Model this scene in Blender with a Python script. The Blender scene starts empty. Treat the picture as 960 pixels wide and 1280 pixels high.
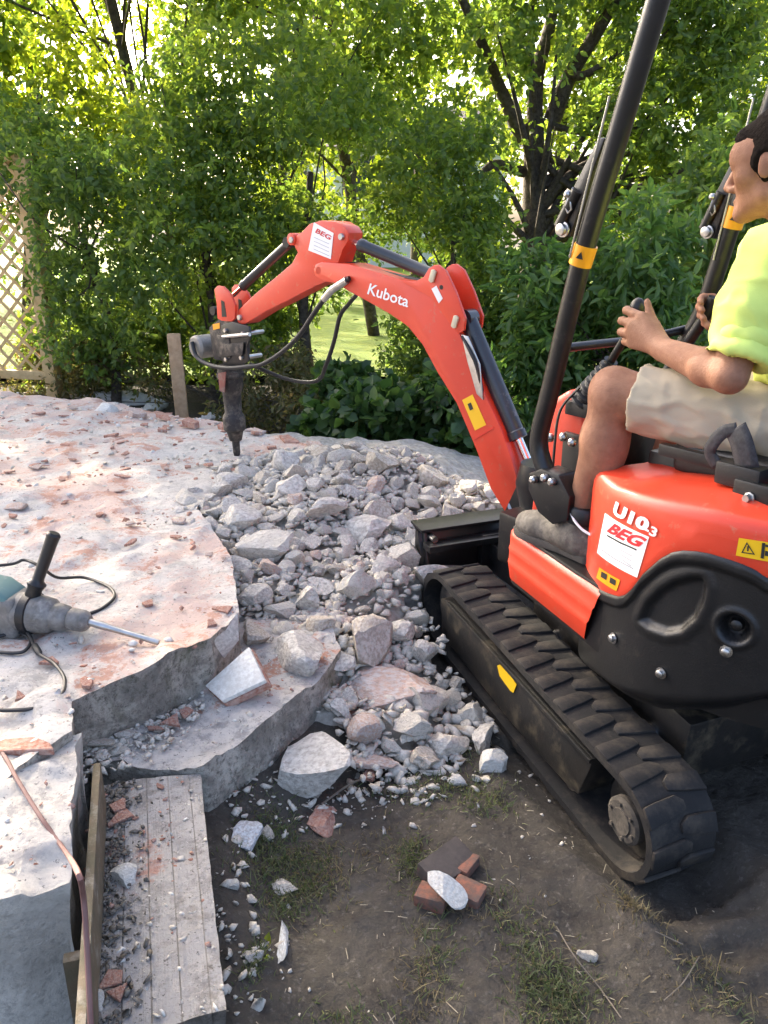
import bpy, bmesh, math, random
import numpy as np
from math import sin, cos, tan, pi, radians, atan, atan2, sqrt, degrees
from mathutils import Vector, Matrix, geometry
rng = np.random.default_rng(7); random.seed(7)
SC = bpy.context.scene; COL = SC.collection
# ------------------------------------------------------------------ camera, sky, sun, exposure
CAM_H, FPX, HOR = 1.4, 1000.0, 285.0
PITCH = atan((640 - HOR) / FPX)
cam = bpy.data.cameras.new("camera"); camo = bpy.data.objects.new("camera", cam); COL.objects.link(camo)
cam.sensor_fit = 'VERTICAL'; cam.sensor_height = 36.0; cam.sensor_width = 27.0
cam.lens = 36.0 * FPX / 1280; cam.clip_start = .02; cam.clip_end = 2000
camo.location = (0, 0, CAM_H); camo.rotation_euler = (pi / 2 - PITCH, 0, 0)
SC.camera = camo
SUN_AZ, SUN_EL = -36.0, 29.0
W = bpy.data.worlds.new("World"); SC.world = W; W.use_nodes = True
wn = W.node_tree.nodes; wl = W.node_tree.links
sky = wn.new('ShaderNodeTexSky'); sky.sky_type = 'NISHITA'; sky.sun_disc = False
sky.sun_elevation = radians(SUN_EL); sky.sun_rotation = radians(SUN_AZ)
sky.air_density = .6; sky.dust_density = 6.0; sky.ozone_density = .4
bg = wn['Background']; bg.inputs[1].default_value = 0.15
wl.new(sky.outputs[0], bg.inputs[0])
sun = bpy.data.lights.new("sun", 'SUN'); suno = bpy.data.objects.new("sun", sun); COL.objects.link(suno)
sun.energy = 3.0; sun.angle = radians(1.0); sun.color = (1.0, .90, .72)
sd = Vector((sin(radians(SUN_AZ)) * cos(radians(SUN_EL)), cos(radians(SUN_AZ)) * cos(radians(SUN_EL)), sin(radians(SUN_EL))))
suno.rotation_euler = sd.to_track_quat('Z', 'Y').to_euler()
SC.view_settings.view_transform = 'Standard'; SC.view_settings.look = 'None'
SC.view_settings.exposure = 2.55; SC.view_settings.gamma = 1.0
SC.cycles.max_bounces = 8; SC.cycles.diffuse_bounces = 4; SC.cycles.transmission_bounces = 6
# ------------------------------------------------------------------ helpers
A3 = lambda *a: np.array(a, float)
CP, SP = cos(PITCH), sin(PITCH); CAMP = A3(0, 0, CAM_H)
def ray(x, y):
    u = (x - 480) / FPX; v = (y - 640) / FPX
    return A3(u, CP - v * SP, -(SP + v * CP))
def G(x, y, z=0.0):
    r = ray(x, y); return CAMP + r * ((z - CAM_H) / r[2])
def proj(w):
    d = np.asarray(w, float) - CAMP
    dep = d[..., 1] * CP - d[..., 2] * SP
    return 480 + FPX * d[..., 0] / dep, 640 - FPX * (d[..., 2] * CP + d[..., 1] * SP) / dep, dep
def onplane(x, y, P0, n):
    r = ray(x, y); return CAMP + r * (np.dot(P0 - CAMP, n) / np.dot(r, n))
def azd(a): a = radians(a); return A3(sin(a), cos(a), 0)
def unit(v): v = np.asarray(v, float); return v / (np.linalg.norm(v) + 1e-12)
UP = A3(0, 0, 1)

def _hash(i, j, k, s):
    h = (i * 374761393 + j * 668265263 + k * 2147483647 + s * 974634777) & 0xffffffff
    h = ((h ^ (h >> 13)) * 1274126177) & 0xffffffff
    return ((h ^ (h >> 16)) & 0xffff) / 65535.0
def vnoise(P, s=0):
    P = np.asarray(P, float)
    if P.shape[-1] == 2: P = np.concatenate([P, np.zeros(P.shape[:-1] + (1,))], -1)
    I = np.floor(P).astype(np.int64); f = P - I; f = f * f * (3 - 2 * f)
    r = 0
    for a in (0, 1):
        for b in (0, 1):
            for c in (0, 1):
                w = (f[..., 0] if a else 1 - f[..., 0]) * (f[..., 1] if b else 1 - f[..., 1]) * (f[..., 2] if c else 1 - f[..., 2])
                r = r + w * _hash(I[..., 0] + a, I[..., 1] + b, I[..., 2] + c, s)
    return r
def fbm(P, oct=4, s=0):
    P = np.asarray(P, float); r = 0; a = .5; t = 0
    for o in range(oct):
        r = r + a * vnoise(P * 2 ** o + o * 17.3, s + o); t += a; a *= .5
    return r / t

INV = {}
def root(name, loc, rz=0, label=None, cat=None, group=None):
    o = bpy.data.objects.new(name, None); COL.objects.link(o); o.empty_display_size = .1
    o.location = loc; o.rotation_euler = (0, 0, rz)
    INV[o.name] = np.array((Matrix.Translation(Vector(loc)) @ Matrix.Rotation(rz, 4, 'Z')).inverted())
    tag(o, label, cat, group); return o
def tag(o, label=None, cat=None, group=None, kind=None):
    for k, v in (('label', label), ('category', cat), ('group', group), ('kind', kind)):
        if v: o[k] = v
    return o
def fastmesh(name, V, F):
    """V Nx3, F list of faces or MxK int array"""
    me = bpy.data.meshes.new(name); V = np.asarray(V, np.float32)
    if isinstance(F, np.ndarray):
        k = F.shape[1]; n = len(F)
        me.vertices.add(len(V)); me.vertices.foreach_set('co', V.ravel())
        me.loops.add(n * k); me.loops.foreach_set('vertex_index', F.astype(np.int32).ravel())
        me.polygons.add(n); me.polygons.foreach_set('loop_start', np.arange(0, n * k, k, dtype=np.int32))
        me.update(calc_edges=True)
    else:
        me.from_pydata(V.tolist(), [], F)
    return me
def link(name, me, mat, parent=None, smooth=None, kind=None):
    if parent is not None:
        inv = INV.get(parent.name)
        if inv is None: inv = np.eye(4)
        n = len(me.vertices); co = np.empty(n * 3, np.float32); me.vertices.foreach_get('co', co)
        co = co.reshape(-1, 3) @ inv[:3, :3].T + inv[:3, 3]
        me.vertices.foreach_set('co', co.astype(np.float32).ravel())
    if smooth is not None:
        me.polygons.foreach_set('use_smooth', [True] * len(me.polygons))
        if smooth < 179: me.set_sharp_from_angle(angle=radians(smooth))
    me.update()
    for m in (mat if isinstance(mat, (list, tuple)) else [mat]): me.materials.append(m)
    o = bpy.data.objects.new(name, me); COL.objects.link(o)
    if parent is not None:
        o.parent = parent
        INV[o.name] = INV.get(parent.name, np.eye(4))
    if kind: o['kind'] = kind
    return o
class MB:
    def __init__(s): s.v = []; s.f = []; s.n = 0
    def add(s, V, F):
        V = np.asarray(V, float); s.v.append(V); s.f += [[i + s.n for i in f] for f in F]; s.n += len(V); return s
    def tube(s, path, r, seg=10, caps=True, flat=None):
        P = np.asarray(path, float); N = len(P); R = np.broadcast_to(np.asarray(r, float), (N,))
        T = np.gradient(P, axis=0); ln = np.linalg.norm(T, axis=1); T[ln < 1e-9] = (P[-1] - P[0]); T /= np.linalg.norm(T, axis=1)[:, None] + 1e-12
        u = np.cross(T[0], UP)
        if np.linalg.norm(u) < .1: u = np.cross(T[0], A3(1, 0, 0))
        u = unit(u); V = []
        for i in range(N):
            u = unit(u - T[i] * np.dot(u, T[i])); w = np.cross(T[i], u)
            for k in range(seg):
                a = 2 * pi * k / seg
                V.append(P[i] + R[i] * (u * cos(a) + w * sin(a) * (flat or 1)))
        F = [[i * seg + k, i * seg + (k + 1) % seg, (i + 1) * seg + (k + 1) % seg, (i + 1) * seg + k] for i in range(N - 1) for k in range(seg)]
        if caps: F += [list(range(seg))[::-1], [(N - 1) * seg + k for k in range(seg)]]
        return s.add(V, F)
    def cyl(s, a, b, r, r2=None, seg=16): return s.tube([a, b], [r, r if r2 is None else r2], seg)
    def lathe(s, a, b, prof, seg=16):
        a = A3(*a); b = A3(*b); return s.tube([a + (b - a) * t for t, r in prof], [r for t, r in prof], seg)
    def prism(s, poly, vec):
        P = np.asarray(poly, float); n = len(P); vec = np.asarray(vec, float)
        nv = np.zeros(3)
        for i in range(n): nv += np.cross(P[i] - P[0], P[(i + 1) % n] - P[0])
        if np.dot(nv, vec) > 0: P = P[::-1]
        V = np.concatenate([P, P + vec])
        return s.add(V, [list(range(n)), [n + i for i in range(n)][::-1]] + [[(i + 1) % n, i, n + i, n + (i + 1) % n] for i in range(n)])
    def box(s, c, h, ax=None):
        c = A3(*c); ax = np.eye(3) if ax is None else np.asarray(ax, float)
        V = [c + ax[0] * h[0] * i + ax[1] * h[1] * j + ax[2] * h[2] * k for k in (-1, 1) for j in (-1, 1) for i in (-1, 1)]
        return s.add(V, [[0, 2, 3, 1], [4, 5, 7, 6], [0, 1, 5, 4], [2, 6, 7, 3], [0, 4, 6, 2], [1, 3, 7, 5]])
    def ell(s, c, r, ax=None, nu=14, nv=9):
        ax = np.eye(3) if ax is None else np.asarray(ax, float); c = A3(*c); V = []
        for j in range(nv + 1):
            t = pi * j / nv
            for i in range(nu):
                a = 2 * pi * i / nu
                V.append(c + ax[0] * r[0] * sin(t) * cos(a) + ax[1] * r[1] * sin(t) * sin(a) + ax[2] * r[2] * cos(t))
        return s.add(V, [[j * nu + i, (j + 1) * nu + i, (j + 1) * nu + (i + 1) % nu, j * nu + (i + 1) % nu] for j in range(nv) for i in range(nu)])
    def grid(s, P):
        P = np.asarray(P, float); a, b = P.shape[:2]
        return s.add(P.reshape(-1, 3), [[i * b + j, i * b + j + 1, (i + 1) * b + j + 1, (i + 1) * b + j] for i in range(a - 1) for j in range(b - 1)])
    def build(s, name, mat, parent=None, bev=0, smooth=38, kind=None, seg=2):
        me = fastmesh(name, np.concatenate(s.v), s.f)
        bm = bmesh.new(); bm.from_mesh(me)
        bmesh.ops.remove_doubles(bm, verts=bm.verts, dist=1e-5)
        bmesh.ops.recalc_face_normals(bm, faces=bm.faces)
        if bev:
            es = [e for e in bm.edges if len(e.link_faces) == 2 and e.calc_face_angle(0) > radians(28)]
            bmesh.ops.bevel(bm, geom=es, offset=bev, segments=seg, profile=.6, affect='EDGES', clamp_overlap=True)
        bm.to_mesh(me); bm.free()
        return link(name, me, mat, parent, smooth, kind)
def smooth_path(pts, n=8):
    P = np.asarray(pts, float); Q = [P[0] * 2 - P[1]] + list(P) + [P[-1] * 2 - P[-2]]; out = []
    for i in range(1, len(Q) - 2):
        for t in np.linspace(0, 1, n, endpoint=False):
            a, b, c, d = Q[i - 1], Q[i], Q[i + 1], Q[i + 2]
            out.append(.5 * (2 * b + (c - a) * t + (2 * a - 5 * b + 4 * c - d) * t * t + (3 * b - a - 3 * c + d) * t ** 3))
    out.append(P[-1]); return np.array(out)
# ------------------------------------------------------------------ materials
def mat(name, cols, scale=6, rough=.6, bump=0, bscale=60, metal=0, coat=0, spec=.5, dust=None, thr=(.35, .65), rvar=0):
    """cols: one colour or a list mixed by layered noise; dust = (colour, amount, scale)"""
    m = bpy.data.materials.new(name); m.use_nodes = True; nt = m.node_tree; N = nt.nodes; L = nt.links
    b = N['Principled BSDF']; b.inputs['Roughness'].default_value = rough; b.inputs['Metallic'].default_value = metal
    b.inputs['Coat Weight'].default_value = coat; b.inputs['Coat Roughness'].default_value = .15; b.inputs['Specular IOR Level'].default_value = spec
    tc = N.new('ShaderNodeTexCoord')
    def noise(sc, det=6, r=.6):
        n = N.new('ShaderNodeTexNoise'); n.inputs['Scale'].default_value = sc; n.inputs['Detail'].default_value = det; n.inputs['Roughness'].default_value = r
        L.new(tc.outputs['Object'], n.inputs['Vector']); return n.outputs['Fac']
    def ramp(src, a, b_):
        r = N.new('ShaderNodeMapRange'); r.inputs['From Min'].default_value = a; r.inputs['From Max'].default_value = b_; L.new(src, r.inputs['Value']); return r.outputs['Result']
    def mix(f, a, c, fac=None):
        x = N.new('ShaderNodeMix'); x.data_type = 'RGBA'; L.new(f, x.inputs['Factor'])
        for s, v in ((6, a), (7, c)):
            if isinstance(v, (tuple, list)): x.inputs[s].default_value = (*v, 1)
            else: L.new(v, x.inputs[s])
        return x.outputs[2]
    if not isinstance(cols[0], (tuple, list)): cols = [cols]
    c = cols[0]
    for i, cc in enumerate(cols[1:]):
        c = mix(ramp(noise(scale * (1, 2.7, 6.1, 1.7)[i % 4] + i * .37), *thr), c, cc)
    if dust:
        dc, am, ds = dust; f = ramp(noise(ds, 8, .7), .62 - am * .3, .72 + .1 * am)
        c = mix(f, c if not isinstance(c, tuple) else c, dc)
    if isinstance(c, (tuple, list)): b.inputs['Base Color'].default_value = (*c, 1)
    else: L.new(c, b.inputs['Base Color'])
    if rvar:
        r = N.new('ShaderNodeMapRange'); r.inputs['To Min'].default_value = rough - rvar; r.inputs['To Max'].default_value = rough + rvar
        L.new(noise(scale * 2.3), r.inputs['Value']); L.new(r.outputs['Result'], b.inputs['Roughness'])
    if bump:
        bn = N.new('ShaderNodeBump'); bn.inputs['Strength'].default_value = 1; bn.inputs['Distance'].default_value = bump
        L.new(noise(bscale, 8, .65), bn.inputs['Height']); L.new(bn.outputs['Normal'], b.inputs['Normal'])
    return m
def leafmat(name, c1, c2, c3, trans=.5, rough=.45):
    m = bpy.data.materials.new(name); m.use_nodes = True; nt = m.node_tree; N = nt.nodes; L = nt.links
    b = N['Principled BSDF']; out = N['Material Output']
    g = N.new('ShaderNodeNewGeometry'); r = N.new('ShaderNodeValToRGB')
    e = r.color_ramp.elements; e[0].color = (*c1, 1); e[1].color = (*c3, 1); x = e.new(.5); x.color = (*c2, 1)
    L.new(g.outputs['Random Per Island'], r.inputs[0]); L.new(r.outputs[0], b.inputs['Base Color'])
    b.inputs['Roughness'].default_value = rough; b.inputs['Specular IOR Level'].default_value = .45
    t = N.new('ShaderNodeBsdfTranslucent'); hs = N.new('ShaderNodeHueSaturation')
    hs.inputs['Hue'].default_value = .484; hs.inputs['Saturation'].default_value = 1.15; hs.inputs['Value'].default_value = 2.6
    L.new(r.outputs[0], hs.inputs['Color']); L.new(hs.outputs[0], t.inputs['Color'])
    mx = N.new('ShaderNodeMixShader'); mx.inputs[0].default_value = trans
    L.new(b.outputs[0], mx.inputs[1]); L.new(t.outputs[0], mx.inputs[2]); L.new(mx.outputs[0], out.inputs['Surface'])
    return m
M_RED = mat('red_paint', [(.70, .055, .018), (.62, .047, .018)], 5, .42, .0003, 300, coat=.18, dust=((.52, .16, .09), .10, 26), rvar=.08)
M_REDD = mat('red_paint_dusty', [(.70, .040, .016), (.60, .036, .018)], 7, .42, 0, coat=.15, dust=((.45, .22, .14), .3, 14), rvar=.1)
M_BLKP = mat('black_plastic', [(.0065, .0065, .007), (.010, .0098, .0098)], 9, .42, .0006, 220, dust=((.03, .026, .022), .12, 20), rvar=.08)
M_BLKM = mat('black_metal', [(.006, .006, .0065), (.011, .0105, .010)], 14, .36, .0004, 120, dust=((.045, .038, .032), .15, 26), rvar=.1)
M_DIRTYM = mat('dirty_dark_steel', [(.035, .03, .027), (.075, .062, .05), (.018, .016, .015)], 16, .6, .0012, 70, metal=.25, dust=((.22, .18, .14), .35, 22))
M_RUB = mat('track_rubber', [(.012, .0115, .0115), (.022, .020, .0185)], 9, .75, .0015, 90, dust=((.070, .056, .042), .40, 13), spec=.3)
M_FRM = mat('muddy_frame_paint', [(.010, .0095, .009), (.020, .017, .014)], 8, .5, .001, 60, dust=((.12, .095, .06), .36, 11))
M_CHR = mat('chrome', (.72, .72, .72), 6, .18, metal=1)
M_STL = mat('zinc_steel', [(.55, .54, .52), (.40, .39, .37)], 30, .35, metal=1)
M_YEL = mat('yellow_decal', (.85, .50, .01), 6, .4)
M_ORG = mat('orange_decal', (.88, .36, .008), 6, .4)
M_WHT = mat('white_print', (.80, .79, .77), 6, .45)
M_REDP = mat('red_print', (.55, .02, .025), 6, .45)
M_BLKPR = mat('black_print', (.02, .02, .02), 6, .5)
M_GRYPR = mat('grey_print', (.38, .38, .40), 6, .5)
M_HOSE = mat('hose_rubber', [(.008, .008, .0085), (.015, .015, .015)], 40, .5, .0004, 200)
# ================================================================== SETTING
TA = -21.6; HA = -35.0; BA = -48.5
O = A3(.8, 2.08, 0); tf, tr = azd(TA), azd(TA + 90); hf, hr = azd(HA), azd(HA + 90); bd, bn = azd(BA), azd(BA + 90)
HZ = lambda x, y, z: O + hr * x + hf * y + UP * z            # house frame
TZ = lambda x, y, z: O + tr * x + tf * y + UP * z            # track frame
HX = lambda px, py, off: onplane(px, py, O + hr * off, hr)
TX = lambda px, py, off: onplane(px, py, O + tr * off, tr)
T1, T2, TP = .35, .20, .185
BANK = np.array([G(402, 850, T2)[:2], G(345, 892, T2)[:2], G(254, 958, T2)[:2], G(268, 1120, TP)[:2], G(283, 1262, TP)[:2], (-.2, .7)])
def gz(X, Y):
    P = np.stack([X, Y], -1)
    z = (fbm(P * 1.7, 3, 3) - .5) * .05 + (fbm(P * 9, 4, 5) - .5) * .03 + (fbm(P * 34, 2, 9) - .5) * .012
    dx, dy = X - O[0], Y - O[1]; tx = dx * tr[0] + dy * tr[1]; ty = dx * tf[0] + dy * tf[1]
    for c in (-.35, .35):
        s = np.exp(-((tx - c) / .15) ** 4)
        target = np.where(ty > .08, .0, -.05) - .01
        w = s * (ty > -.62) * (ty < .75)
        z = z * (1 - w) + target * w
        rut = np.exp(-((tx - c) / .11) ** 4) * np.clip((-.5 - ty) * 6, 0, 1)
        z = z - rut * (.03 + .012 * np.sin(ty * 62 + tx * 9))
        z = z + .045 * np.exp(-((np.abs(tx - c) - .19) / .05) ** 2) * np.clip((-.35 - ty) * 4, 0, 1) * (.4 + fbm(P * 8, 3, 8))
    r = np.hypot(X - .7, Y - 1.5)
    far = np.clip((np.hypot(X, Y) - 6) / 5, 0, 1)
    dmin = np.full(X.shape, 9.)
    for a, b in zip(BANK[:-1], BANK[1:]):
        e = b - a; t = np.clip(((X - a[0]) * e[0] + (Y - a[1]) * e[1]) / (e @ e), 0, 1); dmin = np.minimum(dmin, np.hypot(X - a[0] - t * e[0], Y - a[1] - t * e[1]))
    z = z + .085 * np.exp(-(dmin / .11) ** 2)
    return (z * (1 - .7 * far)) 
def axis(lo, hi, st, far, k):
    g = [hi]; d = st
    while g[-1] < far: d *= k; g.append(g[-1] + d)
    h = [lo]; d = st
    while h[-1] > -far: d *= k; h.append(h[-1] - d)
    return np.array(h[1:][::-1] + list(np.arange(lo, hi, st)) + g)
xs = axis(-.9, 2.0, .016, 600, 1.22); ys = axis(.45, 3.2, .016, 600, 1.22)
X, Y = np.meshgrid(xs, ys, indexing='ij'); Z = gz(X, Y)
P = np.stack([X, Y, Z], -1); nx, ny = X.shape
ii = (np.arange(nx - 1)[:, None] * ny + np.arange(ny - 1)[None]).ravel()
F = np.stack([ii, ii + ny, ii + ny + 1, ii + 1], -1)
M_DIRT = mat('dark_soil', [(.064, .056, .047), (.10, .088, .075), (.045, .039, .033), (.074, .065, .052)], 5, .95, .012, 46, spec=.12, dust=((.16, .145, .125), .2, 70))
ground = link('ground', fastmesh('ground', P.reshape(-1, 3), F), M_DIRT, smooth=180); tag(ground, kind='structure')
# lawn beyond the hedge
M_LAWN = mat('lawn_green', [(.15, .21, .022), (.21, .25, .03), (.10, .16, .018)], 3, .8, .02, 60, spec=.2)
xs = np.linspace(-26, 26, 90); ys = np.linspace(7.6, 60, 90); X, Y = np.meshgrid(xs, ys, indexing='ij')
Z = .05 + .05 * fbm(np.stack([X, Y], -1) * .6, 3, 2)
ii = (np.arange(89)[:, None] * 90 + np.arange(89)[None]).ravel()
lawn = link('lawn', fastmesh('lawn', np.stack([X, Y, Z], -1).reshape(-1, 3), np.stack([ii, ii + 90, ii + 91, ii + 1], -1)), M_LAWN, smooth=180); tag(lawn, kind='structure')

def slab(name, poly, top, base, mat_, step=.03, jag=.012, rel=.006, seed=1, bulge=0, kind='structure', topfn=None, step_far=None):
    """solid with finely meshed uneven top (constrained Delaunay), ragged edge and rough sides"""
    poly = np.asarray(poly, float)[:, :2]; n = len(poly); B = []
    for i in range(n):
        a, b = poly[i], poly[(i + 1) % n]; L = np.linalg.norm(b - a); st = step if not step_far or min(a[1], b[1]) < 3.2 else step_far
        k = max(1, int(L / st)); d = (b - a) / L; nn = A3(-d[1], d[0])
        for t in range(k):
            q = a + (b - a) * t / k
            j = (fbm(np.array([q * 9]), 3, seed)[0] - .5) * 2 * jag + (vnoise(np.array([q * 60]), seed)[0] - .5) * jag * .6
            B.append(q + nn * j)
    B = np.array(B); m = len(B)
    lo, hi = B.min(0), B.max(0)
    gx = np.arange(lo[0], hi[0], step); gy = np.arange(lo[1], hi[1], step)
    Q = np.stack(np.meshgrid(gx, gy, indexing='ij'), -1).reshape(-1, 2)
    if step_far:
        keep = (Q[:, 1] < 3.2) & (Q[:, 0] > -2.2); rest = Q[~keep]; Q = np.concatenate([Q[keep], rest[rng.random(len(rest)) < (step / step_far) ** 2]])
    Q = Q + rng.uniform(-.3, .3, Q.shape) * step
    ins = np.zeros(len(Q), bool); j = m - 1
    for i in range(m):
        c = (B[i, 1] > Q[:, 1]) != (B[j, 1] > Q[:, 1])
        with np.errstate(divide='ignore', invalid='ignore'):
            xi = (B[j, 0] - B[i, 0]) * (Q[:, 1] - B[i, 1]) / (B[j, 1] - B[i, 1]) + B[i, 0]
        ins ^= c & (Q[:, 0] < xi); j = i
    Q = Q[ins]
    dd = np.min(np.linalg.norm(Q[:, None, :] - B[None, ::max(1, m // 400)], axis=2), axis=1) if len(Q) < 60000 else np.ones(len(Q))
    Q = Q[dd > step * .45]
    V2 = [Vector(q) for q in np.concatenate([B, Q])]
    r = geometry.delaunay_2d_cdt(V2, [(i, (i + 1) % m) for i in range(m)], [], 1, 1e-6)
    V = np.array([[v.x, v.y] for v in r[0]]); Fc = [list(f) for f in r[2]]
    z = top + (fbm(V * 5, 4, seed) - .5) * rel * 2.2
    pt = fbm(V * 7.5, 4, seed + 20); z = z + rel * .9 * np.clip((pt - .5) * 16, -1, 1)        # patches of mortar left or broken off
    z = z + (fbm(V * 45, 3, seed + 31) - .5) * rel * .9
    if topfn is not None: z = z + topfn(V)
    Vt = np.column_stack([V, z])
    rows = [list(range(m))]; VV = [Vt]; cnt = len(Vt); H = top - base; ks = max(2, int(H / .03))
    out = B - B.mean(0)
    for k in range(1, ks + 1):
        t = k / ks; zz = top - H * t
        q = np.column_stack([B, np.full(m, zz)])
        nb = np.roll(B, -1, 0) - np.roll(B, 1, 0); nb /= np.linalg.norm(nb, axis=1)[:, None] + 1e-9; nrm = np.column_stack([nb[:, 1], -nb[:, 0]])
        off = (fbm(q * 14, 4, seed + 5) - .5) * 2 * jag * 1.1 + bulge * sin(pi * t) - .004
        q[:, :2] += nrm * off[:, None]
        VV.append(q); rows.append(list(range(cnt, cnt + m))); cnt += m
    Fs = Fc + [[rows[k][i], rows[k + 1][i], rows[k + 1][(i + 1) % m], rows[k][(i + 1) % m]] for k in range(ks) for i in range(m)]
    me = fastmesh(name, np.concatenate(VV), Fs)
    bm = bmesh.new(); bm.from_mesh(me); bmesh.ops.recalc_face_normals(bm, faces=bm.faces); bm.to_mesh(me); bm.free()
    o = link(name, me, mat_, smooth=42); tag(o, kind=kind); return o

def slabmat(name, white, pink, red, grey, pinkness=.5, side=(.16, .14, .115), moss=0, grooves=None, sv=(2.1, .55)):
    m = bpy.data.materials.new(name); m.use_nodes = True; nt = m.node_tree; N = nt.nodes; L = nt.links
    b = N['Principled BSDF']; b.inputs['Roughness'].default_value = .9; b.inputs['Specular IOR Level'].default_value = .2
    tc = N.new('ShaderNodeTexCoord'); pos = tc.outputs['Object']
    def noise(sc, det=7, r=.62, dist=0):
        n = N.new('ShaderNodeTexNoise'); n.inputs['Scale'].default_value = sc; n.inputs['Detail'].default_value = det; n.inputs['Roughness'].default_value = r; n.inputs['Distortion'].default_value = dist
        L.new(pos, n.inputs['Vector']); return n.outputs['Fac']
    def rmp(src, a, c):
        r = N.new('ShaderNodeMapRange'); r.inputs['From Min'].default_value = a; r.inputs['From Max'].default_value = c; L.new(src, r.inputs['Value']); return r.outputs['Result']
    def mix(f, a, c):
        x = N.new('ShaderNodeMix'); x.data_type = 'RGBA'; L.new(f, x.inputs['Factor'])
        for s, v in ((6, a), (7, c)):
            if isinstance(v, tuple): x.inputs[s].default_value = (*v, 1)
            else: L.new(v, x.inputs[s])
        return x.outputs[2]
    gr = noise(55, 10, .8); n1 = noise(1.3, 6, .6, .4); n2 = noise(7.5, 8, .68, .5); n3 = noise(38, 6, .7); n4 = noise(3.1, 8, .66, 1.0)
    c = mix(rmp(noise(21, 10, .8), .47, .55), white, grey)
    c = mix(rmp(n2, .44, .6), c, white)
    a = N.new('ShaderNodeMath'); a.operation = 'ADD'; g1 = N.new('ShaderNodeMath'); g1.operation = 'MULTIPLY_ADD'; g1.inputs[1].default_value = .55; g1.inputs[2].default_value = -.275; L.new(gr, g1.inputs[0]); g2 = N.new('ShaderNodeMath'); g2.operation = 'ADD'; L.new(n1, g2.inputs[0]); L.new(g1.outputs[0], g2.inputs[1]); L.new(g2.outputs[0], a.inputs[0]); L.new(n4, a.inputs[1])
    sy = N.new('ShaderNodeSeparateXYZ'); L.new(pos, sy.inputs[0]); yr = N.new('ShaderNodeMapRange'); yr.inputs['From Min'].default_value = 1.9; yr.inputs['From Max'].default_value = 3.6; yr.inputs['To Min'].default_value = -.13; yr.inputs['To Max'].default_value = .03; L.new(sy.outputs['Y'], yr.inputs['Value'])
    a3 = N.new('ShaderNodeMath'); a3.operation = 'ADD'; L.new(a.outputs[0], a3.inputs[0]); L.new(yr.outputs['Result'], a3.inputs[1]); a = a3
    c = mix(rmp(a.outputs[0], 1.15 - .3 * pinkness, 1.27 - .3 * pinkness), c, pink)
    a2 = N.new('ShaderNodeMath'); a2.operation = 'ADD'; g3 = N.new('ShaderNodeMath'); g3.operation = 'ADD'; L.new(n4, g3.inputs[0]); L.new(g1.outputs[0], g3.inputs[1]); L.new(g3.outputs[0], a2.inputs[0]); L.new(n2, a2.inputs[1])
    c = mix(rmp(a2.outputs[0], 1.18 - .16 * pinkness, 1.28 - .16 * pinkness), c, red)
    n6 = noise(90, 4, .7); c = mix(rmp(n6, .60, .66), c, tuple(v * .55 for v in grey))
    n7 = noise(17, 8, .75); c = mix(rmp(n7, .60, .64), c, white)
    # sides: raw grey concrete
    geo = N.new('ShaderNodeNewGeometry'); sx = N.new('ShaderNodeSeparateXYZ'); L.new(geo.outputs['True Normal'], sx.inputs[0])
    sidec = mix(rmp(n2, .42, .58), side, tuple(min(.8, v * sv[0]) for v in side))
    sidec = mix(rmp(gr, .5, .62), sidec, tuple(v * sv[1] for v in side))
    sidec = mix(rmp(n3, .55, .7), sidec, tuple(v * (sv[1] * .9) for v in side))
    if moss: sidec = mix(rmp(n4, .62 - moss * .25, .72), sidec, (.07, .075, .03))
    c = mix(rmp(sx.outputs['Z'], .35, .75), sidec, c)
    L.new(c, b.inputs['Base Color'])
    bp = N.new('ShaderNodeBump'); bp.inputs['Distance'].default_value = .011; L.new(noise(48, 12, .74), bp.inputs['Height']); h = bp.outputs['Normal']
    if grooves:
        gm = N.new('ShaderNodeMapping'); gm.inputs['Rotation'].default_value = (0, 0, grooves); L.new(pos, gm.inputs['Vector'])
        wv = N.new('ShaderNodeTexNoise'); wv.inputs['Scale'].default_value = 1; wv.inputs['Detail'].default_value = 5
        sc = N.new('ShaderNodeVectorMath'); sc.operation = 'MULTIPLY'; sc.inputs[1].default_value = (70, 1.2, 3); L.new(gm.outputs[0], sc.inputs[0]); L.new(sc.outputs[0], wv.inputs['Vector'])
        sxx = N.new('ShaderNodeSeparateXYZ'); L.new(gm.outputs[0], sxx.inputs[0]); fr = N.new('ShaderNodeMath'); fr.operation = 'MULTIPLY'; fr.inputs[1].default_value = 21; L.new(sxx.outputs[0], fr.inputs[0]); f2 = N.new('ShaderNodeMath'); f2.operation = 'FRACT'; L.new(fr.outputs[0], f2.inputs[0]); f3 = rmp(f2.outputs[0], .06, .0)
        b3 = N.new('ShaderNodeBump'); b3.invert = True; b3.inputs['Distance'].default_value = .006; L.new(f3, b3.inputs['Height']); L.new(h, b3.inputs['Normal']); h = b3.outputs['Normal']
        dk = N.new('ShaderNodeMath'); dk.operation = 'MULTIPLY'; L.new(f3, dk.inputs[0]); L.new(rmp(n2, .4, .6), dk.inputs[1]); L.new(mix(dk.outputs[0], c, (.20, .18, .155)), b.inputs['Base Color'])
        b2 = N.new('ShaderNodeBump'); b2.inputs['Distance'].default_value = .006; L.new(wv.outputs['Fac'], b2.inputs['Height']); L.new(h, b2.inputs['Normal']); h = b2.outputs['Normal']
    L.new(h, b.inputs['Normal']); return m
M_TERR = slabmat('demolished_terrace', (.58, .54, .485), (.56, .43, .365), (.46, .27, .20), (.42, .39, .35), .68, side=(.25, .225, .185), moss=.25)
M_BLOCK = slabmat('mortar_topped_step', (.60, .555, .49), (.58, .43, .35), (.45, .24, .17), (.36, .34, .32), .6, side=(.52, .48, .41), sv=(1.3, .82))
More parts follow.
